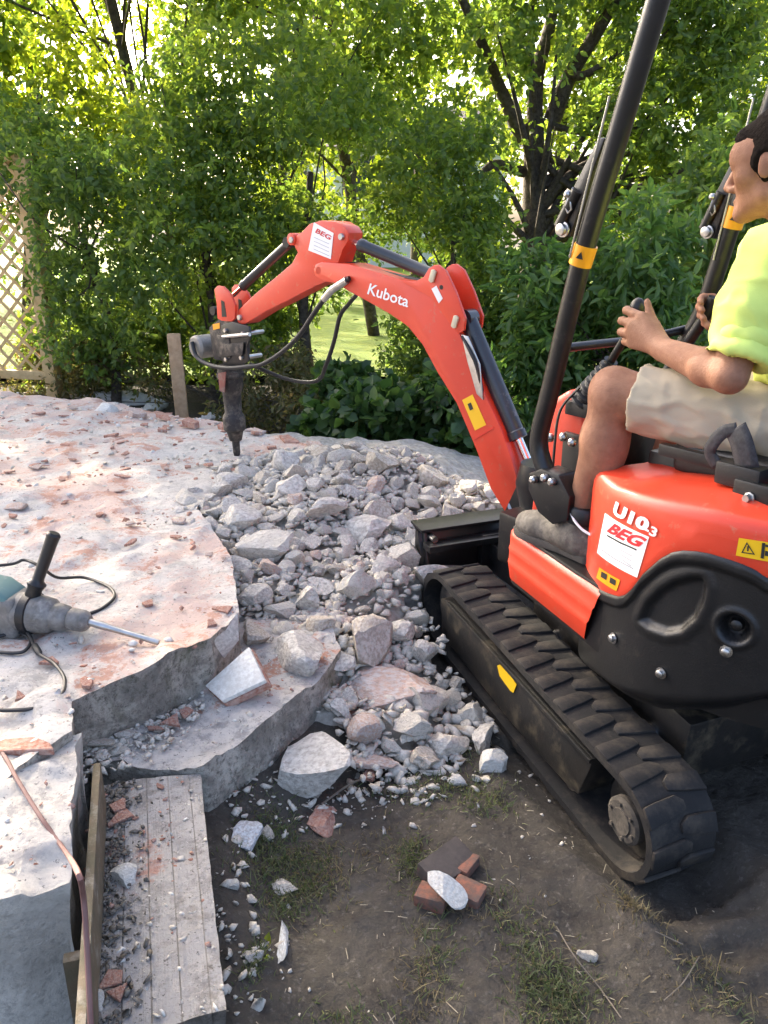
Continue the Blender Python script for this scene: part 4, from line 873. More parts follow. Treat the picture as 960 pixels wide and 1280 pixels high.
plant('undergrowth_shrub', 'tangled half dry undergrowth along the far edge of the terrace', 'shrub', GT, ground_under(320, 6.2), pxcrown(330, 480, 5.9, 60, 45, 10, .2, .4) + pxcrown(160, 470, 6.5, 90, 35, 10, .2, .4) + pxcrown(30, 470, 6.8, 60, 35, 6, .2, .3) + pxcrown(400, 510, 5.4, 40, 30, 5, .15, .3), 8500, .05, M_LEAF['dry'], .015, asp=.4, nl=8)
# three added trees, crowns out of view, placed to shade the work area
plant('leafy_tree', 'tall tree added so its crown above the picture shades the terrace', 'tree', GT, ground_under(250, 10.2), high(110, 8.0, 3.3, 8.4, 1.9, 50, .58), 18500, .13, M_LEAF['mid'], .07, six=False, window=False)
plant('leafy_tree', 'tall tree outside the left edge shading the lattice fence', 'tree', GT, ground_under(-330, 8.0), high(-290, 7.6, 1.6, 8.0, 1.9, 50, .6), 17000, .13, M_LEAF['mid'], .13, six=False, window=False)
plant('leafy_tree', 'tall tree added behind the arm, its crown above the picture for shade', 'tree', GT, ground_under(470, 10.6), high(380, 8.6, 3.8, 8.6, 2.0, 40, .6), 15000, .13, M_LEAF['mid'], .07, six=False, window=False)
for px, Yd, zc, rz, lab in ((-150, 17, 3.2, 2.6, 'far sunlit tree beyond the lawn at the left edge'), (150, 19, 3.6, 3.0, 'far sunlit tree beyond the lawn left of the arm'), (330, 21, 3.2, 2.6, 'far bright tree beyond the lawn behind the breaker arm'), (560, 18, 3.0, 2.4, 'far bright tree beyond the lawn behind the boom elbow'), (760, 19, 3.4, 2.8, 'far sunlit tree beyond the lawn between the roll bar posts'), (980, 18, 3.2, 2.6, 'far sunlit tree beyond the lawn behind the man'), (1180, 15, 3.2, 3.0, 'sunlit tree beyond the lawn outside the right edge'), (1420, 13, 3.0, 2.8, 'sunlit tree well outside the right edge')):
    p = at(px, 285, Yd)
    plant('garden_tree', lab, 'tree', 'sunlit trees beyond the lawn', (p[0], p[1], 0), crown(A3(p[0], p[1], zc), A3(2.1, 1.2, rz), 16, .75), 3800, .19, M_LEAF['yel'], .14, six=False, window=False)
for px, Yd, zc in ((440, 20, 6.6), (520, 22, 6.2), (700, 19, 6.2), (900, 20, 6.4), (250, 20, 6.6), (50, 19, 6.4)):
    p = at(px, 285, Yd); plant('garden_tree', {440: 'far bright tree with a high crown in front of the white house', 520: 'far bright high crowned tree just right of the white house', 700: 'far high crowned tree behind the forked trunk', 900: 'far high crowned tree above the man at the right', 250: 'far high crowned tree above the breaker at the left', 50: 'far high crowned tree above the lattice fence'}[px], 'tree', 'sunlit trees beyond the lawn', (p[0], p[1], 0), crown(A3(p[0], p[1], zc), A3(2.3, 1.2, 2.5), 18, .75), 4200, .19, M_LEAF['yel'], .14, six=False, window=False)
# hedge closing the lawn at the back
hc = [(A3(x, 14.6 + rng.uniform(-.2, .2), rng.uniform(.3, 1.3)), A3(.5, .4, .4)) for x in np.arange(-9, 16, .28)]
plant('garden_hedge', 'dark clipped hedge closing off the sunlit lawn at the back', 'hedge', None, (0, 14.6, 0), hc, 11000, .11, M_LEAF['dark'], six=False, limbs=False, window=False)
# ---- lattice fence and posts
M_TIM = mat('tan_timber', [(.62, .43, .20), (.68, .49, .25), (.50, .34, .15)], 7, .75, .001, 60)
fx = at(47, 330, 6.6); fl_ = unit(A3(-1, .22, 0)); fn = A3(fl_[1], -fl_[0], 0); fn = fn if fn[1] < 0 else -fn
FE = root('lattice_fence', (fx[0], fx[1], 0), 0, 'tan wooden lattice fence panel at the left edge beside the shrubs', 'fence')
m = MB(); m.box(fx * A3(1, 1, 0) + UP * .93, (.05, .05, .97), [fl_, fn, UP]); m.build('post', M_TIM, FE, bev=.006)
o0 = fx * A3(1, 1, 0) + fl_ * .055 + UP * .25; LW, LH = 1.25, 1.66
for z, nm in ((0, 'rail'), (LH, 'rail')):
    m = MB(); m.box(o0 + fl_ * LW / 2 + UP * z, (LW / 2, .025, .035), [fl_, fn, UP]); m.build('rail', M_TIM, FE, bev=.004)
m = MB(); m.box(o0 + fl_ * (LW + .03) + UP * LH / 2, (.03, .025, LH / 2 + .04), [fl_, fn, UP]); m.build('stile', M_TIM, FE, bev=.004)
m = MB(); m.box(o0 + fl_ * -.0 + UP * LH / 2, (.022, .022, LH / 2 - .04), [fl_, fn, UP]); m.build('stile', M_TIM, FE, bev=.004)
for sgn in (1, -1):
    for c in np.arange(-LH, LW + LH, .155):
        u0, u1 = (max(.02, c), min(LW, c + LH)) if sgn > 0 else (max(.02, c - LH + LH * 0), min(LW, c + 0))
        if sgn > 0: v0, v1 = u0 - c, u1 - c
        else:
            u0, u1 = max(.02, c), min(LW, c + LH); v0, v1 = LH - (u0 - c), LH - (u1 - c)
        if u1 - u0 < .08: continue
        a = o0 + fl_ * u0 + UP * v0; b = o0 + fl_ * u1 + UP * v1; d = unit(b - a)
        m = MB(); m.box((a + b) / 2 + fn * (.006 * sgn), (np.linalg.norm(b - a) / 2, .011, .0055), [d, np.cross(fn, d), fn]); m.build('slat', M_TIM, FE)
pb = G(227, 519, .12); M_POST = mat('brown_post_wood', [(.50, .31, .16), (.56, .37, .21), (.40, .24, .12)], 9, .8, .002, 50)
m = MB(); m.box(pb + UP * .22, (.045, .045, .36), [unit(A3(1, .2, 0)), unit(A3(-.2, 1, 0)), unit(UP + A3(-.02, 0, 0))]); tag(m.build('wooden_post', M_POST, bev=.006), 'short square brown timber post at the far edge of the terrace behind the breaker', 'post')
# ---- house far behind the trees
hp = at(470, 285, 30); HS = root('house', (hp[0], hp[1], 0), 0, 'white house with a dark framed window glimpsed through the trees', 'house')
M_HW = mat('white_render', [(.72, .72, .70), (.62, .62, .60)], 1, .8); M_HR = mat('roof_tiles', [(.12, .10, .09), (.16, .13, .12)], 2, .8); M_GL = mat('dark_glass', (.05, .06, .07), 2, .1)
m = MB(); m.box((hp[0], hp[1] + 3, 1.9), (4.5, 3, 2.1)); m.build('wall', M_HW, HS)
m = MB(); m.prism([(hp[0] - 5, hp[1] - .4, 4.0), (hp[0] - 5, hp[1] + 6.4, 4.0), (hp[0] - 5, hp[1] + 3, 5.6)], (10, 0, 0)); m.build('roof', M_HR, HS)
for i, x in enumerate((-3.0, -.55, 1.9)):
    for z in (3.1,):
        m = MB(); m.box((hp[0] + x, hp[1] - .02, z), (.62, .05, .62)); w_ = m.build('window', mat('window_frame_%d%d' % (i, int(z)), (.10, .09, .09), 3, .5), HS)
        m = MB(); m.box((hp[0] + x, hp[1] - .075, z), (.54, .01, .54)); m.build('pane', M_GL, w_)
# ================================================================== THE OPERATOR
class SDF:
    def __init__(s, lo, hi, h):
        s.lo = A3(*lo); s.h = h; s.n = np.ceil((A3(*hi) - s.lo) / h).astype(int) + 1
        s.f = np.full(s.n, 1.0, np.float32)
    def block(s, lo, hi):
        a = np.clip(np.floor((lo - s.lo) / s.h).astype(int), 0, s.n); b = np.clip(np.ceil((hi - s.lo) / s.h).astype(int) + 1, 0, s.n)
        if np.any(b <= a): return None, None
        g = [s.lo[i] + np.arange(a[i], b[i]) * s.h for i in range(3)]
        return tuple(slice(a[i], b[i]) for i in range(3)), np.stack(np.meshgrid(*g, indexing='ij'), -1)
    def put(s, sl, d, k, op):
        v = s.f[sl]
        if op == 'sub': d = -d; h = np.clip(.5 - .5 * (d - v) / k, 0, 1); s.f[sl] = d * (1 - h) * 0 + np.maximum(v, d) + 0; return
        h = np.clip(.5 + .5 * (v - d) / k, 0, 1); s.f[sl] = v * (1 - h) + d * h - k * h * (1 - h)
    def cone(s, a, b, ra, rb=None, k=.02, op='add', flat=None):
        """flat = (axis, factor): squeeze the section along axis"""
        a, b = A3(*a), A3(*b); rb = ra if rb is None else rb; R = max(ra, rb) * 1.2 + 2.5 * k + .03
        sl, P = s.block(np.minimum(a, b) - R, np.maximum(a, b) + R)
        if sl is None: return s
        ab = b - a; t = np.clip(((P - a) @ ab) / (ab @ ab + 1e-12), 0, 1); q = P - a - t[..., None] * ab
        if flat is not None: ax = unit(flat[0]); q = q + (q @ ax)[..., None] * ax * (flat[1] - 1)
        s.put(sl, np.linalg.norm(q, axis=-1) - (ra + (rb - ra) * t), k, op); return s
    def ell(s, c, r, ax=None, k=.02, op='add'):
        c = A3(*c); r = A3(*r); ax = np.eye(3) if ax is None else np.asarray(ax); R = r.max() + 2.5 * k + .03
        sl, P = s.block(c - R, c + R)
        if sl is None: return s
        q = (P - c) @ ax.T; k0 = np.linalg.norm(q / r, axis=-1); k1 = np.linalg.norm(q / (r * r), axis=-1) + 1e-9
        s.put(sl, np.where(k0 < 1e-4, -r.min(), k0 * (k0 - 1) / k1), k, op); return s
    def halfspace(s, p, n):
        g = [s.lo[i] + np.arange(s.n[i]) * s.h for i in range(3)]; n = unit(n)
        d = (g[0][:, None, None] - p[0]) * n[0] + (g[1][None, :, None] - p[1]) * n[1] + (g[2][None, None, :] - p[2]) * n[2]
        s.f = np.maximum(s.f, d.astype(np.float32)); return s
    def mesh(s):
        f = s.f; ins = f < 0; c = lambda a, b, d: ins[a:ins.shape[0] - 1 + a, b:ins.shape[1] - 1 + b, d:ins.shape[2] - 1 + d]
        cs = [c(i, j, k) for i in (0, 1) for j in (0, 1) for k in (0, 1)]; al = np.logical_and.reduce(cs); an = np.logical_or.reduce(cs); act = an & ~al
        idx = np.argwhere(act); n = len(idx); vid = np.full(act.shape, -1, np.int64); vid[tuple(idx.T)] = np.arange(n)
        S = np.zeros((n, 3)); C = np.zeros(n)
        val = {(i, j, k): f[idx[:, 0] + i, idx[:, 1] + j, idx[:, 2] + k] for i in (0, 1) for j in (0, 1) for k in (0, 1)}
        for a in val:
            for d in range(3):
                if a[d] == 0:
                    b = tuple(a[q] + (1 if q == d else 0) for q in range(3)); va, vb = val[a], val[b]; m = (va < 0) != (vb < 0)
                    t = np.where(m, va / (va - vb + 1e-12), 0); e = np.tile(A3(*a), (n, 1)); e[:, d] += t; S += e * m[:, None]; C += m
        V = s.lo + (idx + S / C[:, None]) * s.h; F = []
        for d in range(3):
            u, w = [(1, 2), (2, 0), (0, 1)][d]; sh = list(f.shape); A_ = [slice(0, -1) if q == d else slice(1, -1) for q in range(3)]; B_ = [slice(1, None) if q == d else slice(1, -1) for q in range(3)]
            i0, i1 = ins[tuple(A_)], ins[tuple(B_)]; E = np.argwhere(i0 != i1); 
            if not len(E): continue
            fl = i0[tuple(E.T)]; base = E.copy()
            for q in range(3):
                if q != d: base[:, q] += 1
            eu, ew = np.eye(3, dtype=int)[u], np.eye(3, dtype=int)[w]
            g = lambda o: vid[tuple((base - o).T)]
            q = np.stack([g(eu + ew), g(ew), g(0 * eu), g(eu)], 1); q[~fl] = q[~fl][:, ::-1]; F.append(q)
        return V, np.concatenate(F)
def relax(V, F, it=2, lam=.5):
    for _ in range(it):
        S = np.zeros_like(V); C = np.zeros(len(V))
        for a, b in ((0, 1), (1, 2), (2, 3), (3, 0)):
            np.add.at(S, F[:, a], V[F[:, b]]); np.add.at(S, F[:, b], V[F[:, a]]); np.add.at(C, F[:, a], 1); np.add.at(C, F[:, b], 1)
        V = V + (S / np.maximum(C, 1)[:, None] - V) * lam
    return V
def normals(V, F):
    n = np.cross(V[F[:, 2]] - V[F[:, 0]], V[F[:, 3]] - V[F[:, 1]]); N = np.zeros_like(V)
    for a in range(4): np.add.at(N, F[:, a], n)
    return N / (np.linalg.norm(N, axis=1)[:, None] + 1e-12)
PE = root('person', tuple(HZ(0, -.36, .93)), radians(-HA), 'man in a neon yellow T-shirt and khaki shorts operating the red machine', 'person')
def skin_obj(name, S, mt, it=2, disp=None):
    V, F = S.mesh(); V = relax(V, F, it)
    if disp is not None: V = V + normals(V, F) * disp(V)[:, None]
    return link(name, fastmesh(name, V, F), mt, PE, smooth=180)
M_SKIN = mat('tanned_skin', [(.32, .155, .09), (.38, .19, .115), (.26, .12, .07)], 14, .58, .0014, 190, spec=.25, thr=(.3, .7))
M_SHIRT = mat('neon_yellow_cotton', [(.72, .82, .20), (.68, .78, .18)], 6, .8, .0008, 420, spec=.15)
M_SHORT = mat('khaki_cotton', [(.43, .36, .255), (.46, .39, .285)], 4, .92, .0010, 380, spec=.08)
M_HAIR = mat('dark_brown_hair', [(.010, .0075, .006), (.020, .015, .012)], 160, .95, .002, 300, spec=.08)
M_BOOT = mat('worn_boot_leather', [(.10, .085, .07), (.15, .13, .105), (.07, .058, .048)], 14, .75, .001, 90, dust=((.24, .21, .17), .35, 22))
M_SOLE = mat('boot_sole', [(.035, .032, .03), (.07, .06, .05)], 18, .85, .001, 80)
J = {k: HZ(*v) for k, v in dict(pel=(0, -.37, .965), hipL=(-.095, -.35, .975), kneeL=(-.245, .040, 1.015), ankL=(-.240, .125, .665), hipR=(.095, -.35, .975), kneeR=(.13, .06, 1.03), ankR=(.13, .17, .665),
     wst=(-.005, -.335, 1.10), chest=(-.015, -.29, 1.26), shL=(-.185, -.275, 1.335), shR=(.165, -.27, 1.34), neck=(-.025, -.245, 1.395)).items()}
elL = HX(912, 470, -.285); wrL = HX(829, 437, -.205); elR = HZ(.30, -.17, 1.10); wrR = HX(908, 394, .285)
hd = radians(-9); FW = hr * sin(hd) + hf * cos(hd); FW = unit(FW - UP * .10); LF = unit(np.cross(UP, FW)); UPH = np.cross(FW, LF)
HC = HZ(-.050, -.190, 1.532)
hp_ = lambda l, f, u: HC + LF * l + FW * f + UPH * u
HAX = np.array([LF, FW, UPH])
lo, hi = HZ(0, -.2, .55) - A3(.62, .62, 0), HZ(0, -.2, 1.68) + A3(.62, .62, 0)
B = SDF(lo, hi, .0052)
# torso and legs
B.cone(J['pel'], J['wst'], .12, .11, .04).ell(J['chest'], (.15, .10, .13), [hr, hf, UP], .05).cone(J['chest'] + UP * .05, J['shL'], .06, .055, .04).cone(J['chest'] + UP * .05, J['shR'], .06, .055, .04)
for s in 'LR':
    B.cone(J['hip' + s], J['knee' + s], .085, .056, .03); kn, an = J['knee' + s], J['ank' + s]; d = an - kn
    B.ell(kn + hf * .012, (.050, .056, .060), [hr, hf, UP], .03)                                     # knee cap
    B.cone(kn - UP * .01, kn + d * .35, .050, .053, .03).cone(kn + d * .35, an, .050, .036, .03)
    B.ell(kn + d * .34 - hf * .020, (.048, .050, .11), [hr, hf, unit(-d)], .03)                       # calf behind
    B.cone(an, an - UP * .05 + hf * .02, .038, .036, .02)
# left arm
def arm(sh, el, wr, up_):
    B.cone(sh, el, .050, .0365, .02); B.ell(sh * .58 + el * .42 + up_ * .004, (.042, .042, .07), [unit(np.cross(unit(el - sh), UP)), unit(np.cross(np.cross(unit(el - sh), UP), unit(el - sh))), unit(el - sh)], .02)
    B.cone(el, el * .7 + wr * .3, .0365, .0395, .012).cone(el * .7 + wr * .3, wr, .0395, .028, .02)
arm(J['shL'], elL, wrL, UP); arm(J['shR'], elR, wrR, UP)
# hands: five separate fingers each
def hand(wr, mcp, pip, tip, th, wide):
    for m_, p_ in zip(mcp, pip): B.cone(wr + (m_ - wr) * .06, m_, .0165, .0125, .012)
    B.cone(wr, sum(mcp) / 4, .024, .024, .012, flat=(wide, 1.5))
    for i, (m_, p_, t_) in enumerate(zip(mcp, pip, tip)):
        r = (.0112, .0114, .0110, .0098)[i]; mid_ = p_ * .42 + t_ * .58 + (p_ - (m_ + t_) / 2) * .30
        B.cone(m_, p_, r * 1.08, r, .0035).cone(p_, mid_, r * .98, r * .92, .0025).cone(mid_, t_, r * .92, r * .80, .0025)
    a, b, c, d = th; B.cone(wr * .4 + a * .6, b, .0185, .0135, .012).cone(b, c, .0120, .0108, .004).cone(c, d, .0108, .0086, .003)
hL = lambda x, y, o: HX(x, y, o)
hand(wrL, [hL(803, 396, -.172), hL(793, 406, -.176), hL(789, 418, -.178), hL(790, 430, -.180)], [hL(783, 388, -.152), hL(777, 401, -.150), hL(776, 415, -.152), hL(781, 427, -.156)],
     [hL(792, 388, -.092), hL(787, 401, -.092), hL(786, 414, -.096), hL(790, 425, -.104)], [hL(827, 422, -.178), hL(818, 405, -.160), hL(812, 390, -.150), hL(809, 377, -.146)], hr)
hand(wrR, [hL(892, 372, .275), hL(898, 380, .285), hL(900, 391, .288), hL(899, 402, .286)], [hL(879, 371, .255), hL(876, 380, .250), hL(877, 391, .248), hL(881, 402, .25)],
     [hL(876, 378, .215), hL(878, 388, .210), hL(880, 398, .212), hL(885, 408, .218)], [hL(902, 408, .25), hL(894, 411, .232), hL(886, 408, .222), hL(880, 402, .218)], hr)
# neck, head, face
B.cone(hp_(0, -.035, -.055), J['neck'] - UP * .02, .055, .060, .02)
B.ell(hp_(0, -.018, .036), (.077, .098, .082), HAX, .02).ell(hp_(0, .035, -.030), (.060, .062, .075), HAX, .03)
B.cone(hp_(.040, .015, -.062), hp_(.014, .078, -.094), .024, .018, .022).cone(hp_(-.040, .015, -.062), hp_(-.014, .078, -.094), .024, .018, .022).ell(hp_(0, .083, -.096), (.020, .016, .016), HAX, .014)
B.ell(hp_(0, .072, .040), (.054, .026, .034), HAX, .022).cone(hp_(.040, .076, .020), hp_(-.040, .076, .020), .0125, k=.014)
for s in (1, -1):
    B.ell(hp_(.033 * s, .104, .003), (.017, .014, .011), HAX, .004, 'sub')
    B.ell(hp_(.032 * s, .078, .002), (.0145, .0125, .0125), HAX, .004)
    B.ell(hp_(.046 * s, .048, .020), (.028, .046, .040), HAX, .02)
    B.ell(hp_(.046 * s, .055, -.022), (.024, .026, .020), HAX, .02)
    B.ell(hp_(.076 * s, .006, -.008), (.007, .0165, .027), np.array([unit(LF * s - FW * .45), unit(FW + LF * s * .45), UPH]), .006).ell(hp_(.080 * s, -.012, .004), (.006, .008, .024), HAX, .004)
    B.ell(hp_(.088 * s, .010, -.006), (.004, .008, .014), HAX, .003, 'sub')
    B.ell(hp_(.0115 * s, .103, -.041), (.0095, .011, .0085), HAX, .006)
B.cone(hp_(0, .092, .014), hp_(0, .117, -.034), .0095, .0115, .010)
B.ell(hp_(0, .092, -.066), (.023, .010, .0055), HAX, .006).ell(hp_(0, .090, -.077), (.020, .010, .0065), HAX, .006)
body = skin_obj('body', B, M_SKIN, 2)
# hair
S = SDF(HC - .17, HC + .17, .004); S.ell(hp_(0, -.021, .040), (.0835, .104, .087), HAX, .01).ell(hp_(0, .066, .052), (.062, .034, .036), HAX, .02).ell(hp_(.06, .02, -.004), (.022, .026, .04), HAX, .02).ell(hp_(-.06, .02, -.004), (.022, .026, .04), HAX, .02).ell(hp_(0, -.055, -.035), (.066, .055, .05), HAX, .03)
S.halfspace(hp_(0, .094, .066), FW * .78 - UPH * .62).halfspace(hp_(0, 0, -.068), -UPH)
for s in (1, -1): S.ell(hp_(.086 * s, .006, -.012), (.018, .026, .038), HAX, .003, 'sub'); S.ell(hp_(.080 * s, .066, -.012), (.030, .026, .046), HAX, .003, 'sub')
skin_obj('hair', S, M_HAIR, 1, lambda V: (fbm(V * 170, 2, 2) - .5) * .003)
for s in (1, -1):
    m = MB(); m.ell(hp_(.034 * s, .0845, .003), (.0125, .0115, .0118), HAX, 12, 8); e_ = m.build('eye', mat('eye_white_%d' % (s + 1), (.40, .37, .34), 5, .35), PE)
    m = MB(); m.ell(hp_(.0355 * s, .0940, .002), (.0062, .004, .0062), HAX, 10, 6); m.build('iris', M_BLKPR, e_)
    m = MB(); m.tube(smooth_path([hp_(.012 * s, .096, .020), hp_(.030 * s, .094, .026), hp_(.050 * s, .080, .021)], 5), [.002, .003, .0038, .004, .004, .0042, .004, .0036, .003, .002, .0012], 6); m.build('eyebrow', M_HAIR, PE)
# T-shirt
S = SDF(HZ(0, -.3, .86) - A3(.42, .42, 0), HZ(0, -.3, 1.46) + A3(.42, .42, 0), .006)
S.ell(J['chest'], (.178, .122, .15), [hr, hf, UP], .05).ell(J['wst'] + UP * .02, (.168, .132, .13), [hr, hf, UP], .06).ell(J['pel'] + UP * .03, (.182, .150, .095), [hr, hf, UP], .05)
S.cone(J['chest'] + UP * .07, J['shL'], .075, .068, .04).cone(J['chest'] + UP * .07, J['shR'], .075, .068, .04).cone(J['neck'] - UP * .06, J['neck'] - UP * .012, .085, .064, .04)
sl_end = {}
for sh, el in ((J['shL'], elL), (J['shR'], elR)):
    e = sh + (el - sh) * .86; d = unit(el - sh); S.cone(sh, e + d * .03, .068, .066, .03)
    g = S.block(e - .2, e + .2); 
    sl, P = g; cut = (P - e) @ d; rad = np.linalg.norm((P - e) - cut[..., None] * d, axis=-1); near = rad < .16
    S.f[sl] = np.where(near, np.maximum(S.f[sl], cut), S.f[sl]); S.cone(e - d * .05, e + d * .1, .052, .061, .003, 'sub')
S.cone(J['neck'] - UP * .02, J['neck'] + UP * .08, .056, .062, .003, 'sub')
def folds(V):
    q = (V - J['wst']) @ np.array([hr, hf, UP]).T
    w = np.exp(-((q[:, 2] - .0) / .16) ** 2)
    return ((fbm(np.column_stack([q[:, 0] * 7, q[:, 1] * 7, q[:, 2] * 17 + q[:, 0] * 6]), 2, 5) - .5) * (.014 + .036 * w)) + (.5 - np.abs(fbm(np.column_stack([q[:, 0] * 11 + q[:, 2] * 12, q[:, 1] * 16, q[:, 2] * 6 - q[:, 1] * 5]), 2, 6) - .5) * 4) * .008
skin_obj('shirt', S, M_SHIRT, 2, folds)
m = MB(); nk = J['neck'] - UP * .004; m.tube([nk + (LF * cos(a) * .060 + FW * sin(a) * .064) + UP * (-.012 * sin(a)) for a in np.linspace(0, 2 * pi, 33)], .006, 8, caps=False); m.build('collar', M_SHIRT, PE)
# shorts
S = SDF(HZ(0, -.2, .84) - A3(.5, .5, 0), HZ(0, -.2, 1.16) + A3(.5, .5, 0), .006)
S.ell(J['pel'], (.175, .142, .10), [hr, hf, UP], .04)
for s in 'LR':
    h_, kn = J['hip' + s], J['knee' + s]; d = unit(kn - h_); e = h_ + (kn - h_) * .87; S.cone(h_, e + d * .04, .100, .082, .03)
    sl, P = S.block(e - .16, e + .2); dn = unit(d - UP * .12 * 0); cut = (P - e) @ dn; rad = np.linalg.norm((P - e) - cut[..., None] * dn, axis=-1)
    S.f[sl] = np.where(rad < .15, np.maximum(S.f[sl], cut), S.f[sl]); S.cone(e - d * .04, e + d * .08, .066, .072, .003, 'sub')
def sfold(V):
    ax = unit(J['kneeL'] - J['hipL']); sd_ = unit(np.cross(ax, UP)); q = V - J['hipL']; t = q @ ax; u = q @ sd_; w = q @ UP
    rid = lambda P_, s_: (.5 - np.abs(fbm(P_, 2, s_) - .5) * 5).clip(-.6, .5)
    f1 = rid(np.column_stack([t * 7 + w * 9, u * 20, w * 22 - t * 10]), 15); f2 = rid(np.column_stack([t * 20 - w * 8, u * 8, w * 9]), 18)
    return f1 * .0055 + f2 * .004 * np.exp(-((t - .36) / .1) ** 2) + f2 * .009 * np.exp(-(t / .13) ** 2) + (fbm(V * 8, 2, 16) - .5) * .016
skin_obj('shorts', S, M_SHORT, 2, sfold)
m = MB(); h_, kn = J['hipL'], J['kneeL']; e = h_ + (kn - h_) * .855; d = unit(kn - h_); a1 = unit(np.cross(d, UP)); a2 = np.cross(a1, d)
# boots
for s in 'LR':
    an = J['ank' + s]; fx_ = an - hf * .01; z0 = .549
    S = SDF(an - A3(.3, .3, .14), an + A3(.3, .3, .09), .0045); fl = lambda f, z, x=0: A3(*(fx_ + hf * f + hr * x)[:2], z)
    S.cone(fl(0, .60), fl(-.005, .685), .050, .047, .02).cone(fl(-.035, .595), fl(.05, .598), .042, .044, .03).cone(fl(.04, .605), fl(.15, .592), .046, .044, .03, flat=(UP, 1.12)).cone(fl(.15, .590), fl(.195, .584), .043, .036, .03).ell(fl(.19, .588), (.040, .042, .030), [hr, hf, UP], .02)
    S.halfspace(fl(0, z0 + .014), -UP); S.cone(fl(-.005, .67), fl(-.008, .75), .041, .043, .003, 'sub')
    bt = skin_obj('boot', S, M_BOOT, 1, lambda V: (fbm(V * 40, 3, 3) - .5) * .005)
    ol = [(-.083, 0), (-.078, -.028), (-.05, -.043), (.0, -.041), (.05, -.038), (.10, -.045), (.15, -.050), (.20, -.046), (.232, -.028), (.243, 0), (.232, .028), (.20, .044), (.15, .047), (.10, .042), (.05, .038), (0, .041), (-.05, .043), (-.078, .028)]
    m = MB(); m.prism([fl(f, z0 + .001, x) for f, x in ol], UP * .022); m.build('sole', M_SOLE, bt, bev=.005)
    m = MB(); m.lathe(fl(-.006, .655), fl(-.008, .700), [(0, .0515), (.15, .0535), (.85, .0525), (1, .047)], 20); m.build('boot_collar', M_BLKP, bt)
    for k in range(4):
        m = MB(); f0 = .055 + .028 * k; zz = .655 - .012 * k - .006 * k * (k > 1); m.tube(smooth_path([fl(f0 - .012, zz - .018, -.036), fl(f0, zz, -.012), fl(f0 + .006, zz + .001, .012), fl(f0 - .004, zz - .018, .036)], 4), .0028, 6); m.build('lace', M_BLKPR, bt)
    if s == 'L':
        m = MB(); m.tube(smooth_path([HX(713, 640, -.288), HX(719, 652, -.292), HX(728, 662, -.292), HX(739, 669, -.288)], 5), .0035, 8); m.build('bootstrap', M_WHT, bt)
# belly logo scrap on the shirt hem
# ================================================================== RUBBLE, SHARDS, TOOLS
def ico(sub):
    bm = bmesh.new(); bmesh.ops.create_icosphere(bm, subdivisions=sub, radius=1); V = np.array([v.co[:] for v in bm.verts]); F = np.array([[v.index for v in f.verts] for f in bm.faces]); bm.free(); return V, F
ICO = {k: ico(k) for k in (1, 2, 3, 4)}
def rock_verts(sub, seed, aspect=(1, .8, .62), cuts=13, rough=.05, sharp=1, dr=(.42, .8)):
    r = np.random.default_rng(seed); V = ICO[sub][0].copy()
    for i in range(cuts):
        n = r.normal(size=3); n /= np.linalg.norm(n); d = r.uniform(*dr); h = V @ n - d; V = V - np.outer(np.clip(h, 0, None) * sharp, n)
    nn = V / np.linalg.norm(V, axis=1)[:, None]
    V = V + nn * ((fbm(V * 2.6 + seed * 3.1, 4, seed) - .5) * rough * 3)[:, None] + nn * ((fbm(V * 9 + seed, 3, seed) - .5) * rough * 1.2)[:, None]
    V = V - (V.max(0) + V.min(0)) / 2; V = V / (V.max(0) - V.min(0)) * 2
    return V * A3(*aspect)
CT = [([(.51, .46, .385), (.59, .54, .46), (.39, .345, .285), (.56, .51, .43)], 'concrete_grey'), ([(.59, .545, .47), (.66, .615, .54), (.46, .415, .355)], 'concrete_pale'), ([(.49, .43, .35), (.57, .51, .43), (.36, .31, .25)], 'concrete_beige'), ([(.49, .41, .36), (.55, .49, .44), (.49, .34, .265)], 'concrete_pink'),
      ([(.68, .65, .58), (.75, .72, .65), (.60, .56, .49)], 'plaster_white'), ([(.36, .165, .11), (.42, .215, .15), (.31, .135, .09)], 'terracotta'), ([(.60, .63, .64), (.68, .69, .69), (.47, .46, .45)], 'bluish_white_plaster')]
DU = {5: ((.55, .44, .37), .75), 4: ((.56, .50, .42), .2), 0: ((.62, .59, .53), .3), 2: ((.60, .56, .49), .3)}
M_CON = [mat(n_, c_, 2.3, .94, .009, 4.5, spec=.12, thr=(.42, .58), dust=(DU[i] + (5,)) if i in DU else ((.24, .22, .19), .25, 7)) for i, (c_, n_) in enumerate(CT)]      # pieces modelled at unit size
M_CONW = [mat(n_ + '_ground', c_, 30, .94, .003, 90, spec=.12, thr=(.42, .58), dust=(DU[i] + (60,)) if i in DU else None) for i, (c_, n_) in enumerate(CT)]         # pieces modelled at full size
M_GAPD = mat('gap_dirt', [(.16, .14, .115), (.26, .24, .205), (.10, .088, .072)], 60, .95, .003, 90, spec=.1)
def rockmesh(name, sub, seed, mt, **k):
    me = fastmesh(name, rock_verts(sub, seed, **k), ICO[sub][1]); me.polygons.foreach_set('use_smooth', [True] * len(me.polygons)); me.set_sharp_from_angle(angle=radians(24)); me.materials.append(mt); return me
def put(name, me, loc, rot, sc, label=None, cat=None, group=None, kind=None):
    o = bpy.data.objects.new(name, me); COL.objects.link(o); o.location = loc; o.rotation_euler = rot; o.scale = sc; tag(o, label, cat, group, kind); return o
